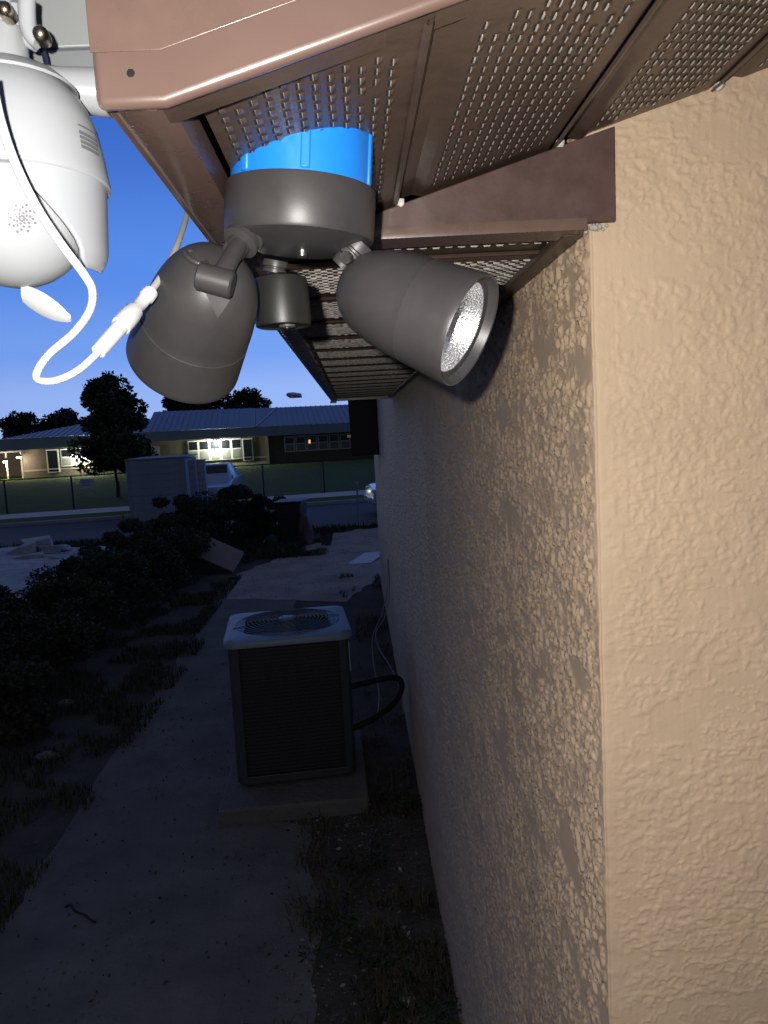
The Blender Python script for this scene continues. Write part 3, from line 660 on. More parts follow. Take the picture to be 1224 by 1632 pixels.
bgtree(395, 618, 95, 86, 'dark tree behind the school roof with its top sloping right', 22)
bgtree(30, 655, 90, 84, 'dark tree behind the left end of the school', 23)
bgtree(95, 648, 110, 86, 'broad dark tree between the left school roof and the lawn tree', 24)
bgtree(280, 612, 70, 88, 'dark tree behind the school roof beside the lawn tree', 25)

# ------------------------------------------------------------------ school across the road
SP = Vector((-22.286, 59.8, 0)); sd_ = Vector((.994, .112, 0)).normalized(); sn_ = Vector((-sd_.y, sd_.x, 0))
sch = thing('school_building', 'long low brick school with blue-grey metal roof and lit windows across the road', 'building', SP, math.atan2(sd_.y, sd_.x))
def fac(px, py, off=0.0):
    r = ray(px, py); t1 = ((SP-CAM).dot(sn_)+off)/r.dot(sn_); P = CAM+r*t1; return (P-SP).dot(sd_), P.z
M_BRICK = mat('school_brick', (.15, .118, .09), .9, col2=(.095, .075, .058), vscale=6, detail=8, bump=.3, bscale=20)
M_BRICK_L = mat('pale_brick', (.30, .24, .18), .9, var=.1, vscale=3)
M_ROOF = mat('metal_roof', (.20, .25, .36), .42, var=.08, vscale=.6, spec=.5)
M_FASC = mat('roof_fascia', (.22, .26, .33), .5, var=.06, vscale=1)
M_FRAME = mat('window_white', (.62, .60, .52), .6); M_PANE = mat('window_pane', (.012, .014, .018), .08, spec=.6); M_BLIND = mat('window_blind', (.20, .20, .19), .7)
def sbox(name, s0, s1, n0, n1, z0, z1, m_, par=sch, bevel=0): b = MB(); b.box((s0, n0, z0), (s1, n1, z1)); return b.build(name, m_, par, bevel=bevel)
sbox('wall', -2.75, 8.2, 0, 9, 0, 2.5, M_BRICK); sbox('wall', 8.2, 15.5, .0, 9, 0, 2.5, M_BRICK); sbox('wall', 15.5, 34, .9, 9, 0, 2.5, M_BRICK)
sbox('plinth_band', -2.75, 15.5, -.03, -.002, .55, .68, M_BRICK_L); sbox('pier', 15.42, 15.64, -.12, .02, 0, 2.3, M_BRICK_L)
sbox('base_band', 9.0, 15.42, -.04, -.003, .02, .28, M_BRICK_L)
def fascia_run(pts, name, depth=.12):
    b = MB(); (s0, a0, b0), (s1, a1, b1) = pts
    b.add([(s0, -1.0, a0), (s1, -1.0, a1), (s1, -1.0+depth, a1), (s0, -1.0+depth, a0), (s0, -1.0, b0), (s1, -1.0, b1), (s1, -1.0+depth, b1), (s0, -1.0+depth, b0)], [(0,3,2,1),(4,5,6,7),(0,1,5,4),(1,2,6,5),(2,3,7,6),(3,0,4,7)])
    f_ = b.build(name, M_FASC, sch)
    b = MB(); n_ = int((s1-s0)/.4)
    for i in range(n_+1):
        s = s0+(s1-s0)*i/n_; b.box((s-.02, -1.03, a0+(a1-a0)*i/n_), (s+.02, -1.001, b0+(b1-b0)*i/n_))
    kind(b.build('fascia_seams', M_FASC, f_), 'stuff')
fascia_run([(-3.95, 2.18, 3.06), (6.4, 2.30, 3.03)], 'fascia'); fascia_run([(6.4, 2.30, 3.03), (14.7, 2.26, 3.0)], 'fascia'); fascia_run([(14.7, 2.24, 2.98), (34, 2.16, 2.80)], 'fascia')
def roof_run(name, s0, s1, za, zb, ridge0, ridge1, r0, r1):
    b = MB(); b.add([(s0, -1.02, za), (s1, -1.02, zb), (ridge1, 5.5, r1), (ridge0, 5.5, r0), (s0, 9, za), (s1, 9, zb)], [(0, 1, 2, 3), (3, 2, 5, 4), (0, 3, 4), (1, 5, 2), (0, 4, 5, 1)])
    f_ = b.build(name, M_ROOF, sch, smooth=0); b = MB(); n_ = int((s1-s0)/.42)
    for i in range(1, n_):
        t1 = i/n_; s = s0+(s1-s0)*t1; z = za+(zb-za)*t1
        # seam runs straight up the slope until it meets the hip or the ridge
        lo, hi = Vector((s, -1.02, z)), Vector((s, 5.5, r0+(r1-r0)*t1))
        if s < ridge0: hi = lo.lerp(Vector((s, 5.5, r0)), max(.02, (s-s0)/(ridge0-s0)))
        b.box((-.03, 0, 0), (.03, (hi-lo).length, .05), frame(lo, (hi-lo).cross(Vector((-1, 0, 0))), (1, 0, 0)))
    kind(b.build('roof_seams', M_ROOF, f_), 'stuff')
roof_run('roof', -3.95, 6.4, 3.07, 3.04, 1.3, 6.4, 4.15, 4.15)
roof_run('roof', 6.4, 14.75, 3.04, 3.01, 6.4, 14.75, 4.75, 4.65); roof_run('roof', 14.78, 34, 2.99, 2.81, 14.78, 34, 4.62, 4.45)
# seam where the roofs meet
b = MB(); b.tube([(14.77, -1.0, 3.05), (16.6, 5.4, 4.62)], .06, 6); b.build('roof_flashing', mat('flashing', (.5, .52, .56), .5), sch)
def window(s0, s1, z0, z1, n=0.0, split=True, lit=False):
    f_ = sbox('window', s0, s1, n-.09, n-.004, z0, z1, M_FRAME); w = .09
    if split:
        mid = z0+(z1-z0)*.52
        sbox('pane', s0+w, s1-w, n-.105, n-.0905, mid+.05, z1-w, M_PANE, f_); sbox('blind', s0+w, s1-w, n-.105, n-.0905, z0+w, mid-.05, M_BLIND, f_)
    else: sbox('pane', s0+w, s1-w, n-.105, n-.0905, z0+.30 if not lit else z0+w, z1-w, M_PANE, f_); sbox('kick_panel', s0+w, s1-w, n-.105, n-.0905, z0+.06, z0+.24, M_PANE, f_)
window(-1.02, -.12, .38, 2.12, split=False)
for i in range(5): window(.02+i*.86, .02+(i+1)*.86-.01, .78, 2.10)
for i in range(5): window(9.46+i*.82, 9.46+(i+1)*.82-.01, .58, 2.18)
window(13.6, 14.42, .40, 2.14, split=False)
for i in range(6): window(16.9+i*.9, 16.9+(i+1)*.9-.06, .85, 2.1, .9)
M_DOOR = mat('grey_door', (.22, .25, .32), .6); d_ = sbox('door', 6.5, 7.3, -.06, -.003, .05, 1.95, M_DOOR); sbox('handle', 6.58, 6.64, -.12, -.061, .95, 1.1, M_STEEL, d_)
# two warm panes with a light on inside
M_WARM = mat('lit_pane', (.3, .2, .1), .5, emit=(1, .62, .22), emit_s=.9)
sbox('lit_window', 18.85, 19.0, .79, .79+.003, 1.45, 1.75, M_WARM); sbox('lit_window', 22.0, 22.4, .79, .793, 1.75, 1.95, mat('lit_pane_dim', (.3, .2, .1), .5, emit=(1, .55, .15), emit_s=.12))
# wall lamps under the fascia: housing, bright lens and their own light
def walllamp(px, py, watts, label, off=-.25, col=(.96, 1, .80), w=.32):
    s, z = fac(px, py, off); P = SP+sd_*s+sn_*off; P.z = z
    t1 = thing('wall_lamp', label, 'lamp', P, math.atan2(sd_.y, sd_.x), 'lit lamps on the school')
    b = MB(); b.prism([(-.10, .0), (.12, .0), (.12, .16), (0, .16)], 'x', -w/2, w/2); b.build('housing', M_HOLE, t1, bevel=.01)
    b = MB(); b.box((-w/2+.02, -.12, -.10), (w/2-.02, .08, -.004)); b.build('lens', mat('lamp_glow', (1, 1, 1), .5, emit=(1, .96, .82), emit_s=60), t1, bevel=.02)
    l_ = bpy.data.lights.new('wall_lamp_light', 'POINT'); l_.energy = watts; l_.color = col; l_.shadow_soft_size = .12
    lo = bpy.data.objects.new('wall_lamp_light', l_); COL.objects.link(lo); lo.parent = t1; lo.location = (0, -.25, -.22)
walllamp(344, 702, 560, 'bright wall lamp above the row of five school windows at the centre')
walllamp(132, 719, 560, 'bright wall lamp above the school windows half hidden by the lawn tree')
walllamp(30, 728, 130, 'bright lamp at the left end wall of the school', -.6, (1, .85, .6))
walllamp(8, 735, 110, 'lamp under the covered walkway at the left edge', 1.5, (1, .82, .55))
# covered walkway at the far left
cw = thing('covered_walkway', 'white covered walkway with thin posts left of the school', 'walkway', SP+sd_*(-6)+sn_*3, math.atan2(sd_.y, sd_.x))
b = MB(); b.box((-9, -1.5, 2.05), (3.1, 2, 2.2)); b.build('roof', mat('walkway_roof', (.4, .42, .45), .6), cw, bevel=.03)
for i in range(9): b = MB(); b.box((-6.2+i*1.1, -1.35, 0), (-6.08+i*1.1, -1.23, 2.05)); b.build('post', M_FRAME, cw)
b = MB(); b.box((-9, 4, 0), (3, 4.2, 2.0)); b.build('rear_wall', M_BRICK_L, cw)

# ------------------------------------------------------------------ chain-link fence along the pavement
fk = .13; fy = lambda x: fr(x)+4.0
fence = thing('chain_link_fence', 'black chain-link fence along the school lawn', 'fence', (0, fy(0), 0))
M_FEN = mat('black_fence', (.015, .016, .017), .5)
pm = MB(); pm.tube([(0, 0, 0), (0, 0, 1.28)], .034, 8); pme = pm.mesh('post', M_FEN)
FX = [-12.2+2.2*i for i in range(-6, 15)]
for x in FX: link('post', pme, fence, Matrix.Translation((x, fk*x, 0)))
b = MB(); b.tube([(FX[0], fk*FX[0], 1.27), (FX[-1], fk*FX[-1], 1.27)], .024, 6); b.build('top_rail', M_FEN, fence)
b = MB(); x = FX[0]; S_ = .11
def wirebar(p, q, r=.0026):
    p = Vector(p); q = Vector(q); b.add([p+Vector((0, -r, 0)), p+Vector((r, r, r)), p+Vector((-r, r, -r)), q+Vector((0, -r, 0)), q+Vector((r, r, r)), q+Vector((-r, r, -r))], [(0, 1, 4, 3), (1, 2, 5, 4), (2, 0, 3, 5)])
while x < FX[-1]:
    wirebar((x, fk*x, .04), (x+1.2, fk*(x+1.2), 1.24)); wirebar((x+1.2, fk*(x+1.2)+.004, .04), (x, fk*x+.004, 1.24)); x += S_
kind(b.build('wire_mesh', M_FEN, fence, smooth=0), 'stuff')
p = aty(157, 767, 28.9-.05); p.y = fy(p.x)-.06
sg = thing('notice_sign', 'small white notice hanging on the chain-link fence', 'sign', p, math.atan(fk))
b = MB(); b.box((-.22, 0, -.17), (.22, .006, .17)); b.build('plate', mat('sign_white', (.42, .42, .44), .6, var=.1, vscale=6), sg)
b = MB(); random.seed(3)
for i in range(4): b.box((-.17, -.0025, .10-i*.06), (-.17+random.uniform(.2, .34), -.001, .125-i*.06))
b.build('print_lines', mat('sign_print', (.2, .2, .23), .7), sg)

# ------------------------------------------------------------------ container, cars, stake, bin and rubbish near the road
CT = Vector((-5.60, 22.0, .008))
ct = thing('storage_container', 'grey boarded storage box standing at the roadside behind the hedge', 'storage box', CT, math.radians(3))
M_CT = mat('grey_boards', (.26, .28, .33), .75, var=.12, vscale=4, bump=.2, bscale=18)
b = MB(); b.box((-.80, .02, .02), (.80, 2.2, 1.79)); b.build('shell', M_CT, ct, bevel=.01)
bm_ = MB(); bm_.box((-.81, -.012, 0), (.81, .018, .196)); bme = bm_.mesh('board', M_CT)
for i in range(9): link('board', bme, ct, Matrix.Translation((0, random.uniform(-.006, .006), .02+i*.2)))
for sx in (-.79, .79): b = MB(); b.box((sx-.03, -.03, .0), (sx+.03, -.0125, 1.82)); b.build('corner_trim', M_CT, ct)
b = MB(); b.box((-.84, -.03, 1.825), (.84, 2.23, 1.865)); b.build('lid', M_CT, ct, bevel=.008)
cb = thing('block_stack', 'pale block stack just right of the grey storage box', 'block stack', (-4.72, 22.9, .008))
M_BLK = mat('pale_block', (.38, .40, .44), .9, var=.15, vscale=5, bump=.4, bscale=25)
bl = MB(); bl.box((-.195, -.1, 0), (.195, .1, .186)); blm = bl.mesh('block', M_BLK)
for r in range(9):
    for cx in (-.2, .2)[: 2]: link('block', blm, cb, Matrix.Translation((cx*.55+random.uniform(-.01, .01)-.02, random.uniform(-.015, .015)+(0 if cx < 0 else .21), r*.192)))
def car(loc, rzz, paint, label, grp=None):
    c = thing('parked_car', label, 'car', loc, rzz, grp)
    prof = [(0, .34), (.02, .62), (.12, .78), (1.05, .93), (1.25, .96), (1.95, 1.40), (2.3, 1.46), (3.15, 1.44), (3.85, 1.10), (4.25, 1.02), (4.38, .85), (4.40, .38), (4.2, .26), (.2, .24)]
    m = MB(); n = len(prof); W_ = .86; vs_ = []
    for yy, k1 in ((-W_, .0), (-W_*.82, 1), (W_*.82, 1), (W_, 0)):
        for x_, z_ in prof:
            zz_ = z_ if k1 else (.93 + (z_-.93)*.12 if z_ > .93 else z_); vs_.append((x_ if k1 else 2.2+(x_-2.2)*.985, yy*(1 if z_ <= .97 or not k1 else .86), zz_))
    fs_ = [tuple(range(n)), tuple(range(4*n-1, 3*n-1, -1))]+[(a*n+i, a*n+(i+1) % n, (a+1)*n+(i+1) % n, (a+1)*n+i) for a in range(3) for i in range(n)]
    m.add(vs_, fs_); m.build('body', paint, c, bevel=.04, seg=3)
    for y_ in (-1, 1):
        m = MB(); w = .72
        m.add([(1.34, y_*(w+.13), .965), (3.72, y_*(w+.13), .975), (3.1, y_*(w-.105), 1.39), (2.02, y_*(w-.105), 1.37), (1.34, y_*(w+.10), .965), (3.72, y_*(w+.10), .975), (3.1, y_*(w-.14), 1.39), (2.02, y_*(w-.14), 1.37)], [(0,1,2,3),(7,6,5,4),(0,4,5,1),(1,5,6,2),(2,6,7,3),(3,7,4,0)]); m.build('side_window', M_PANE, c)
        for x_ in (.82, 3.55):
            wh = MB(); wh.lathe([(0, -.1), (.20, -.1), (.27, -.105), (.315, -.08), (.32, 0), (.315, .08), (.27, .105), (.2, .1), (0, .1)], frame((x_, y_*.80, .32), (0, 1, 0)), 24); w_ = wh.build('wheel', mat('tyre', (.02, .02, .02), .8), c)
            wh = MB(); wh.lathe([(0, .0), (.05, .0), (.17, .012), (.20, .0), (.2, -.02), (0, -.02)], frame((x_, y_*.912, .32), (0, y_, 0)), 20); wh.build('rim', M_STEEL, w_)
        m = MB(); m.box((.03, y_*.62-.15, .62), (.16, y_*.62+.15, .74)); m.build('headlight', mat('headlight', (.7, .72, .75), .15), c, bevel=.03)
    m = MB(); m.add([(1.30, -.66, .985), (1.30, .66, .985), (1.93, .60, 1.41), (1.93, -.60, 1.41)], [(0, 1, 2, 3)]); m.build('windscreen', M_PANE, c)
    m = MB(); m.box((-.03, -.7, .34), (.06, .7, .52)); m.build('bumper', paint, c, bevel=.03)
    return c
P_SILV = mat('silver_paint', (.35, .40, .47), .28, metal=.3, spec=.6, coat=.5); P_WHT = mat('white_paint', (.30, .32, .34), .3, coat=.5)
car((.30, 21.2, .008), math.radians(6), P_SILV, 'silver-blue car on the road, nose showing past the house wall')
car((-4.85, 24.35, .008), math.radians(92), P_WHT, 'white car parked behind the grey storage box')
b = MB(); b.box((-.025, -.015, 0), (.025, .015, .45)); b.box((-.032, -.017, .36), (.032, -.0155, .44)); o = b.build('survey_stake', mat('orange_wood', (.35, .10, .04), .8), None, bevel=.003)
o.location = atz(197, 848); o.rotation_euler = (0, math.radians(3), 0); tag(o, 'thin orange survey stake in front of the grey storage box', 'stake')
b = MB(); b.tube([(0, 0, -.02), (.01, 0, 1.05)], .026, 8); b.lathe([(0, .03), (.035, .0), (.035, -.03), (0, -.03)], Matrix.Translation((.01, 0, 1.06)), 10)
o = b.build('metal_post', mat('grey_post', (.25, .27, .30), .5, metal=.4), None); o.location = atz(572, 838); tag(o, 'thin grey metal post at the road end of the sandy path', 'post')
# wheeled bin
BP = Vector((-1.42, 16.55, .004)); bn = thing('wheeled_bin', 'dark wheeled rubbish bin at the end of the sandy path', 'bin', BP, math.radians(-8))
M_BIN = mat('bin_plastic', (.022, .024, .03), .5, var=.15, vscale=5)
b = MB(); b.add([(-.22, -.24, .04), (.22, -.24, .04), (.22, .24, .04), (-.22, .24, .04), (-.28, -.34, .88), (.28, -.34, .88), (.28, .34, .88), (-.28, .34, .88)], [(0,3,2,1),(4,5,6,7),(0,1,5,4),(1,2,6,5),(2,3,7,6),(3,0,4,7)]); b.build('body', M_BIN, bn, bevel=.03)
b = MB(); b.box((-.31, -.38, .885), (.31, .36, .93)); b.build('lid', M_BIN, bn, bevel=.02)
b = MB(); b.tube([(-.26, .38, .86), (-.26, .45, .88), (.26, .45, .88), (.26, .38, .86)], .016, 8); b.build('handle', M_BIN, bn)
for sx in (-.25, .25): b = MB(); b.lathe([(0, -.03), (.11, -.03), (.125, 0), (.11, .03), (0, .03)], frame((sx, .27, .12), (1, 0, 0)), 20); b.build('wheel', M_HOLE, bn)
def lump(name, loc, size, m_, label, cat, seed, grp=None, seg=(18, 12), amp=.3, flat=0.0):
    random.seed(seed); v = []; nu, nv = seg; off = random.uniform(0, 50)
    U, V_ = np.meshgrid(np.arange(nu)*2*np.pi/nu, np.arange(1, nv)*np.pi/nv); d = np.stack([np.sin(V_)*np.cos(U), np.sin(V_)*np.sin(U), np.cos(V_)], -1)
    r = 1+amp*2*(fbm(d[..., 0]*1.9+off, d[..., 1]*1.9+d[..., 2]*2.3+off, 2, 3)-.5); P = d*r[..., None]*np.array(size)
    P = P.reshape(-1, 3); P[:, 2] = np.maximum(P[:, 2], -size[2]*.35)+size[2]*.35
    vs_ = [tuple(p) for p in P]+[(0, 0, size[2]*1.35), (0, 0, 0)]; a = len(P)
    fs_ = [(j*nu+i, (j+1)*nu+i, (j+1)*nu+(i+1) % nu, j*nu+(i+1) % nu) for j in range(nv-2) for i in range(nu)]
    fs_ += [(a, i, (i+1) % nu) for i in range(nu)]+[(a+1, (nv-2)*nu+(i+1) % nu, (nv-2)*nu+i) for i in range(nu)]
    b = MB(); b.add(vs_, fs_); o = b.build(name, m_, None, smooth=45); o.location = loc; return tag(o, label, cat, grp)
lump('rubbish_bag', (-1.12, 16.2, .0), (.15, .15, .50), mat('brown_bag', (.16, .10, .09), .55, col2=(.05, .035, .035), vscale=5, bump=.5, bscale=14), 'brown rubbish bag slumped against the right side of the bin', 'bag', 4, amp=.4)
lump('rubbish_bag', (-1.85, 16.2, .0), (.17, .17, .20), mat('black_bag', (.012, .012, .014), .3, bump=.5, bscale=14), 'small black rubbish bag left of the bin', 'bag', 6, amp=.35)
# tilted slab and white board
b = MB(); b.box((-.33, -.04, 0), (.33, .04, .42)); o = b.build('broken_slab', mat('slab', (.30, .27, .27), .85, var=.12, vscale=5, bump=.3, bscale=20), None, bevel=.012); o.location = (-2.52, 13.35, .0)
o.rotation_euler = (math.radians(-38), math.radians(24), math.radians(-14)); o.location.z = .15; tag(o, 'pale concrete slab tilted against the hedge foot', 'slab')
b = MB(); b.box((-.22, -.5, 0), (.22, .5, .012)); o = b.build('white_panel', mat('panel_white', (.55, .56, .58), .6, var=.05, vscale=4), None, bevel=.003); o.location = (.12, 13.9, .02); o.rotation_euler = (math.radians(2), math.radians(-3), math.radians(-20)); tag(o, 'white panel lying flat on the sand at the wall end', 'panel')

# ------------------------------------------------------------------ pale rubble heap on the left
n = 90; gx, gy = np.meshgrid(np.linspace(-11.5, -4.3, n), np.linspace(9.5, 18.2, n)); cx_, cy_ = -7.3, 14.2
rr = np.sqrt(((gx-cx_)/3.4)**2+((gy-cy_)/4.0)**2)+.25*(fbm(gx*.8, gy*.8, 3)-.5); hz = .34*np.clip(1-rr, 0, 1)**.7+.10*(fbm(gx*2.2, gy*2.2, 1, 4)-.5)*(rr < 1)-.03*(rr > .98)
M_RUB = mat('pale_rubble', (.60, .60, .61), .95, col2=(.28, .28, .29), vscale=3, detail=12, bump=1.0, bscale=16)
heap = link('rubble_heap', npmesh('rubble_heap', np.stack([gx, gy, hz], -1).reshape(-1, 3), grid_faces(n, n), M_RUB, True)); tag(heap, 'low spread heap of pale rubble and sand left of the hedge', 'rubble')
random.seed(9)
spots = [(62, 868, .34), (40, 874, .26), (78, 872, .24), (100, 868, .16), (58, 882, .16), (25, 885, .14), (88, 884, .12), (120, 880, .10)]
lab = ['largest pale concrete chunk on top of the rubble heap', 'broad concrete chunk left of the largest on the rubble', 'concrete chunk right of the largest on the rubble', 'small upright block at the right of the chunks', 'small chunk in front of the largest on the rubble', 'small chunk at the left of the rubble chunks', 'small chunk low on the rubble front', 'smallest chunk at the right slope of the rubble']
for (px, py, s_), l_ in zip(spots, lab):
    q = atz(px, py+6, .25); b = MB(); b.box((-s_, -s_*.7, 0), (s_, s_*.7, s_*.75)); b.v = [(x+random.uniform(-.25, .25)*s_, y+random.uniform(-.25, .25)*s_, z+random.uniform(-.2, .2)*s_) for x, y, z in b.v]
    o = b.build('concrete_chunk', M_RUB, None, bevel=s_*.06, smooth=0); o.location = (q.x, q.y, .20); o.rotation_euler = (random.uniform(-.2, .2), random.uniform(-.25, .25), random.uniform(0, 3)); tag(o, l_, 'rubble chunk', 'chunks on the rubble heap')

# ------------------------------------------------------------------ hedge of shrubs, weeds, grass, litter
sh = [(-3.35, 6.2, .60, .8), (-3.5, 7.6, .72, .85), (-3.55, 9.0, .78, .85), (-3.6, 10.5, .86, .9), (-3.55, 12.0, .98, .9), (-3.4, 13.5, 1.12, .9), (-3.2, 15.0, 1.32, .9), (-2.8, 16.5, 1.48, .85), (-2.25, 17.4, 1.08, .65)]
slab = ['nearest low dark shrub at the left end of the hedge', 'second dark shrub of the hedge from the viewer', 'third dark shrub of the hedge from the viewer', 'dark hedge shrub in front of the rubble heap', 'dark hedge shrub below the orange stake', 'dark hedge shrub in front of the grey storage box', 'tall dark shrub behind the tilted slab', 'tallest shrub of the hedge, right of the storage box', 'farthest shrub of the hedge, left of the bin']
for i, ((x, y, h, w), l_) in enumerate(zip(sh, slab)):
    random.seed(40+i); t1 = thing('hedge_shrub', l_, 'shrub', (x, y, 0), 0, 'shrubs of the hedge'); lob = []
    for k_ in range(22):
        a = random.uniform(0, 6.28); r = w*.75*math.sqrt(random.random()); q = random.uniform(.16, .30)*w*1.2; z = random.uniform(.12, .82)*h*(1-.25*(r/w)**2)
        lob.append(((r*math.cos(a), r*math.sin(a), z), (q, q, q*.8)))
    for k_ in range(9): a = random.uniform(0, 6.28); r = random.uniform(0, .8)*w; lob.append(((r*math.cos(a), r*math.sin(a), h*.82+random.uniform(-.12, .08)), (.16, .16, .10)))
    link('foliage', leaves(crown(lob, 480), .052, M_LEAF_H if i < 6 else M_LEAF_D, 'shrub_foliage'), t1)
    b = MB()
    for k_ in range(5): a = k_*1.3; b.tube([(.05*math.cos(a), .05*math.sin(a), -.02), (.2*w*math.cos(a), .2*w*math.sin(a), h*.4), (.5*w*math.cos(a), .5*w*math.sin(a), h*.75)], [.018, .012, .004], 5)
    b.build('stem', M_BARK, t1)
def blades(P, hgt_, wid, m_, name, lean=.5):
    n = len(P); a = RNG.uniform(0, 6.283, n); d = np.stack([np.cos(a), np.sin(a), np.zeros(n)], 1); w = np.stack([-np.sin(a), np.cos(a), np.zeros(n)], 1)*wid; h = (hgt_*RNG.uniform(.4, 1.2, n))[:, None]
    up = np.array([0, 0, 1.]); le = RNG.uniform(.1, lean, n)[:, None]
    b0 = P-w; b1 = P+w; m0 = P+up*h*.6+d*h*le*.35-w*.7; m1 = P+up*h*.6+d*h*le*.35+w*.7; tp = P+up*h*(1-le*.3)+d*h*le
    V = np.stack([b0, b1, m1, m0, tp], 1).reshape(-1, 3); i = np.arange(n)*5
    return npmesh(name, V, np.concatenate([np.stack([i, i+1, i+2], 1), np.stack([i, i+2, i+3], 1), np.stack([i+3, i+2, i+4], 1)]), m_)
M_GRASS = lf('grass_blade', (.055, .075, .03), (.025, .035, .016)); M_DRY = lf('dry_grass', (.10, .085, .05), (.04, .04, .02))
def gpts(n, poly_fn): P = poly_fn(n); return np.concatenate([P, np.zeros((len(P), 1))], 1)
def strip(n, x0, x1, y0, y1, thr=.45, sc_=2.0):
    P = np.stack([RNG.uniform(x0, x1, n*3), RNG.uniform(y0, y1, n*3)], 1); keep = fbm(P[:, 0]*sc_+40, P[:, 1]*sc_+40, 4, 3) > thr; return P[keep][:n]
o = link('grass', blades(gpts(26000, lambda n: np.concatenate([strip(14000, -3.4, -1.85, 3.0, 9, .42), strip(9000, -3.2, -2.0, 9, 14.5, .42), strip(5000, -1.5, -.6, 14.6, 18.3, .45)])), .085, .004, M_GRASS, 'grass', .9)); kind(o, 'stuff'); o['label'] = 'rough dark grass along the left edge of the path'
o = link('weeds', blades(gpts(5000, lambda n: np.concatenate([strip(1500, -.05, .27, 2.3, 4.6, .50, 5), strip(700, -.45, .27, 2.3, 4.6, .60, 5), strip(800, -.10, .27, 4.4, 9.5, .5, 3), strip(900, -.35, .27, 9.5, 12.4, .52)])), .085, .0045, M_DRY, 'weeds', 1.2)); kind(o, 'stuff'); o['label'] = 'sparse weeds at the foot of the side wall'
o = link('roadside_grass', blades(gpts(12000, lambda n: np.concatenate([strip(6000, -9, 1.5, 17.6, 18.6, .42, 1.2), strip(5000, -4, -1.2, 14.5, 18, .4, 1.5)])), .17, .008, M_GRASS, 'roadside_grass', .8)); kind(o, 'stuff'); o['label'] = 'tufts of grass along the near kerb'
# leafy weed plants near the wall foot
random.seed(77)
wl = ['leafy weed at the wall foot nearest the viewer', 'leafy weed at the wall foot beside the pale stone', 'spreading weed in the soil in front of the pad', 'leafy weed at the path edge by the wall', 'small weed just right of the condenser pad']
for (x, y, h), l_ in zip([(.16, 2.75, .16), (.0, 3.0, .15), (-.10, 3.9, .13), (-.2, 3.35, .15), (.12, 4.5, .10)], wl):
    t1 = thing('weed_plant', l_, 'weed', (x, y, 0), 0, 'weeds by the wall'); lob = [((random.uniform(-.12, .12), random.uniform(-.14, .14), random.uniform(.03, h)), (.05, .05, .03)) for k_ in range(10)]
    link('foliage', leaves(crown(lob, 26), .045, M_LEAF_H, 'weed_foliage', aspect=.3), t1)
    b = MB()
    for c_, r_ in lob: b.tube([(0, 0, -.01), (c_[0]*.6, c_[1]*.6, c_[2]*.8), c_], [.004, .003, .0015], 4)
    b.build('stem', M_BARK, t1)
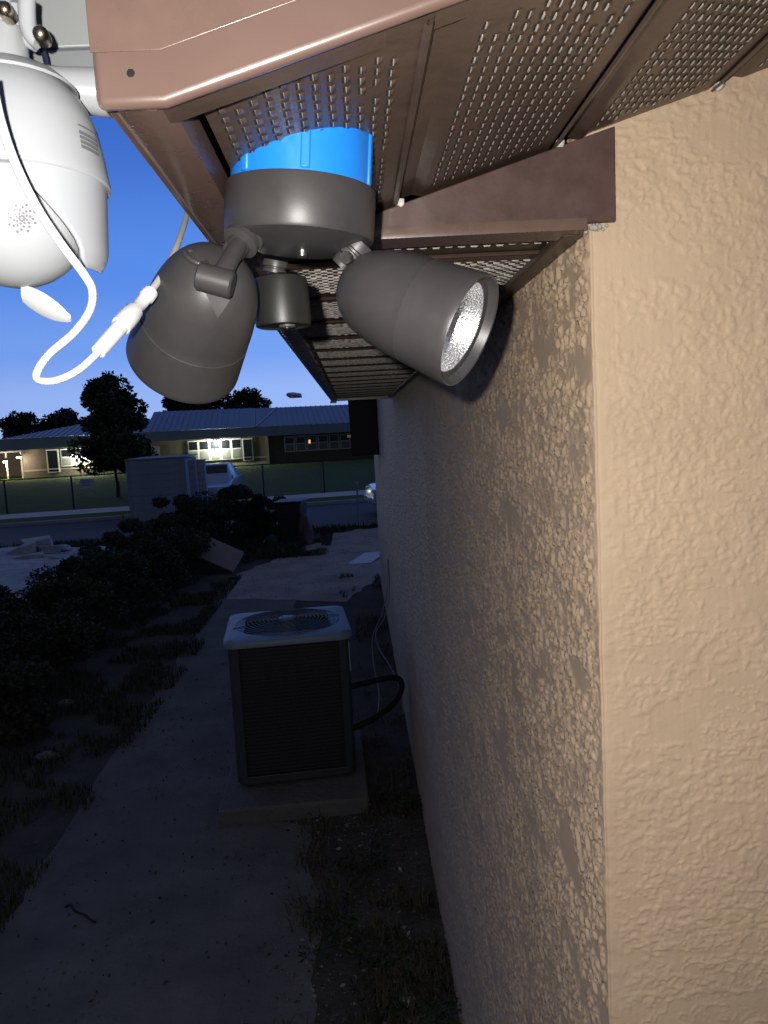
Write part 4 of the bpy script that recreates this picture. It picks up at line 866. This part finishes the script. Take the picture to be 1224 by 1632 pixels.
# pebbles and scraps: many, joined
def pebbles(P, s0, s1, m_, name):
    n = len(P); base = np.array([[1, 0, 0], [0, 1, 0], [-1, 0, 0], [0, -1, 0], [0, 0, .7], [0, 0, -.5]]); F_ = np.array([[0, 1, 4], [1, 2, 4], [2, 3, 4], [3, 0, 4], [1, 0, 5], [2, 1, 5], [3, 2, 5], [0, 3, 5]])
    s = RNG.uniform(0, 1, n)**3*(s1-s0)+s0; V = P[:, None, :]+(base[None]*RNG.uniform(.6, 1.3, (n, 6, 1)))*s[:, None, None]; V[..., 2] += (s*.2)[:, None]
    return npmesh(name, V.reshape(-1, 3), (F_[None]+(np.arange(n)*6)[:, None, None]).reshape(-1, 3), m_)
M_PEB = mat('pebble', (.17, .165, .16), .8, var=.3, vscale=3); M_PEBD = mat('dark_bits', (.035, .03, .028), .9)
o = link('gravel', pebbles(gpts(7000, lambda n: np.concatenate([strip(2000, -1.8, -.3, 2.0, 6.5, .46, 2.5), strip(2600, -.5, .27, 2.2, 5.5, .35, 4), strip(1500, -3.2, -1.9, 3, 9, .3, 3), strip(800, -1.8, .2, 11, 16, .4)]))+np.array([0, 0, .005]), .0012, .009, M_PEB, 'gravel')); kind(o, 'stuff'); o['label'] = 'pale grit and pebbles scattered over path and soil'
o = link('leaf_litter', leaves(gpts(1500, lambda n: np.concatenate([strip(500, -1.9, -.3, 2.2, 8, .0), strip(600, -.4, .27, 2.3, 6, .3), strip(400, -1.9, .2, 11, 17, .4)]))+np.array([0, 0, .012]), .022, M_PEBD, 'leaf_litter')); kind(o, 'stuff'); o['label'] = 'dark fallen leaves and twigs on the path'
o = link('pale_scraps', leaves(gpts(160, lambda n: strip(160, -.4, .25, 2.4, 5.0, .42, 4))+np.array([0, 0, .015]), .028, mat('pale_scrap', (.26, .25, .25), .8, var=.3, vscale=4), 'pale_scraps')); kind(o, 'stuff'); o['label'] = 'pale leaf and paper scraps in the soil by the wall'
q = atz(642, 1590, .02); lump('pale_stone', (q.x, q.y, 0), (.05, .04, .02), mat('stone_pale', (.42, .42, .44), .85, var=.1, vscale=20, bump=.3, bscale=60), 'flat pale stone among the weeds at the wall foot', 'stone', 12, amp=.3)
for (px, py, s_, l_) in ((105, 1120, .06, 'grey stone in the grass below the hedge'), (75, 1205, .07, 'flat grey stone in the grass at the far left')):
    q = atz(px, py, .02); lump('grey_stone', (q.x, q.y, 0), (s_*1.3, s_, s_*.55), mat('stone_grey', (.17, .165, .16), .9, var=.15, vscale=14, bump=.4, bscale=50), l_, 'stone', 14+px)
b = MB(); b.tube(catmull([atz(*p, .008) for p in ((104, 1446), (112, 1442), (120, 1452), (135, 1458), (142, 1464), (152, 1470))], 4), .006, 6); o = b.build('twig', mat('twig', (.02, .018, .016), .9), None); tag(o, 'thin dark twig lying on the path in the foreground', 'twig')
# one small dark cloud low in the sky
q = aty(470, 634, 1500); o = lump('cloud', q, (13, 10, 7.0), mat('cloud_grey', (.72, .76, .84), 1.0), '', '', 31, amp=.95, seg=(40, 24))
del o['label']; del o['category']; kind(o, 'structure')
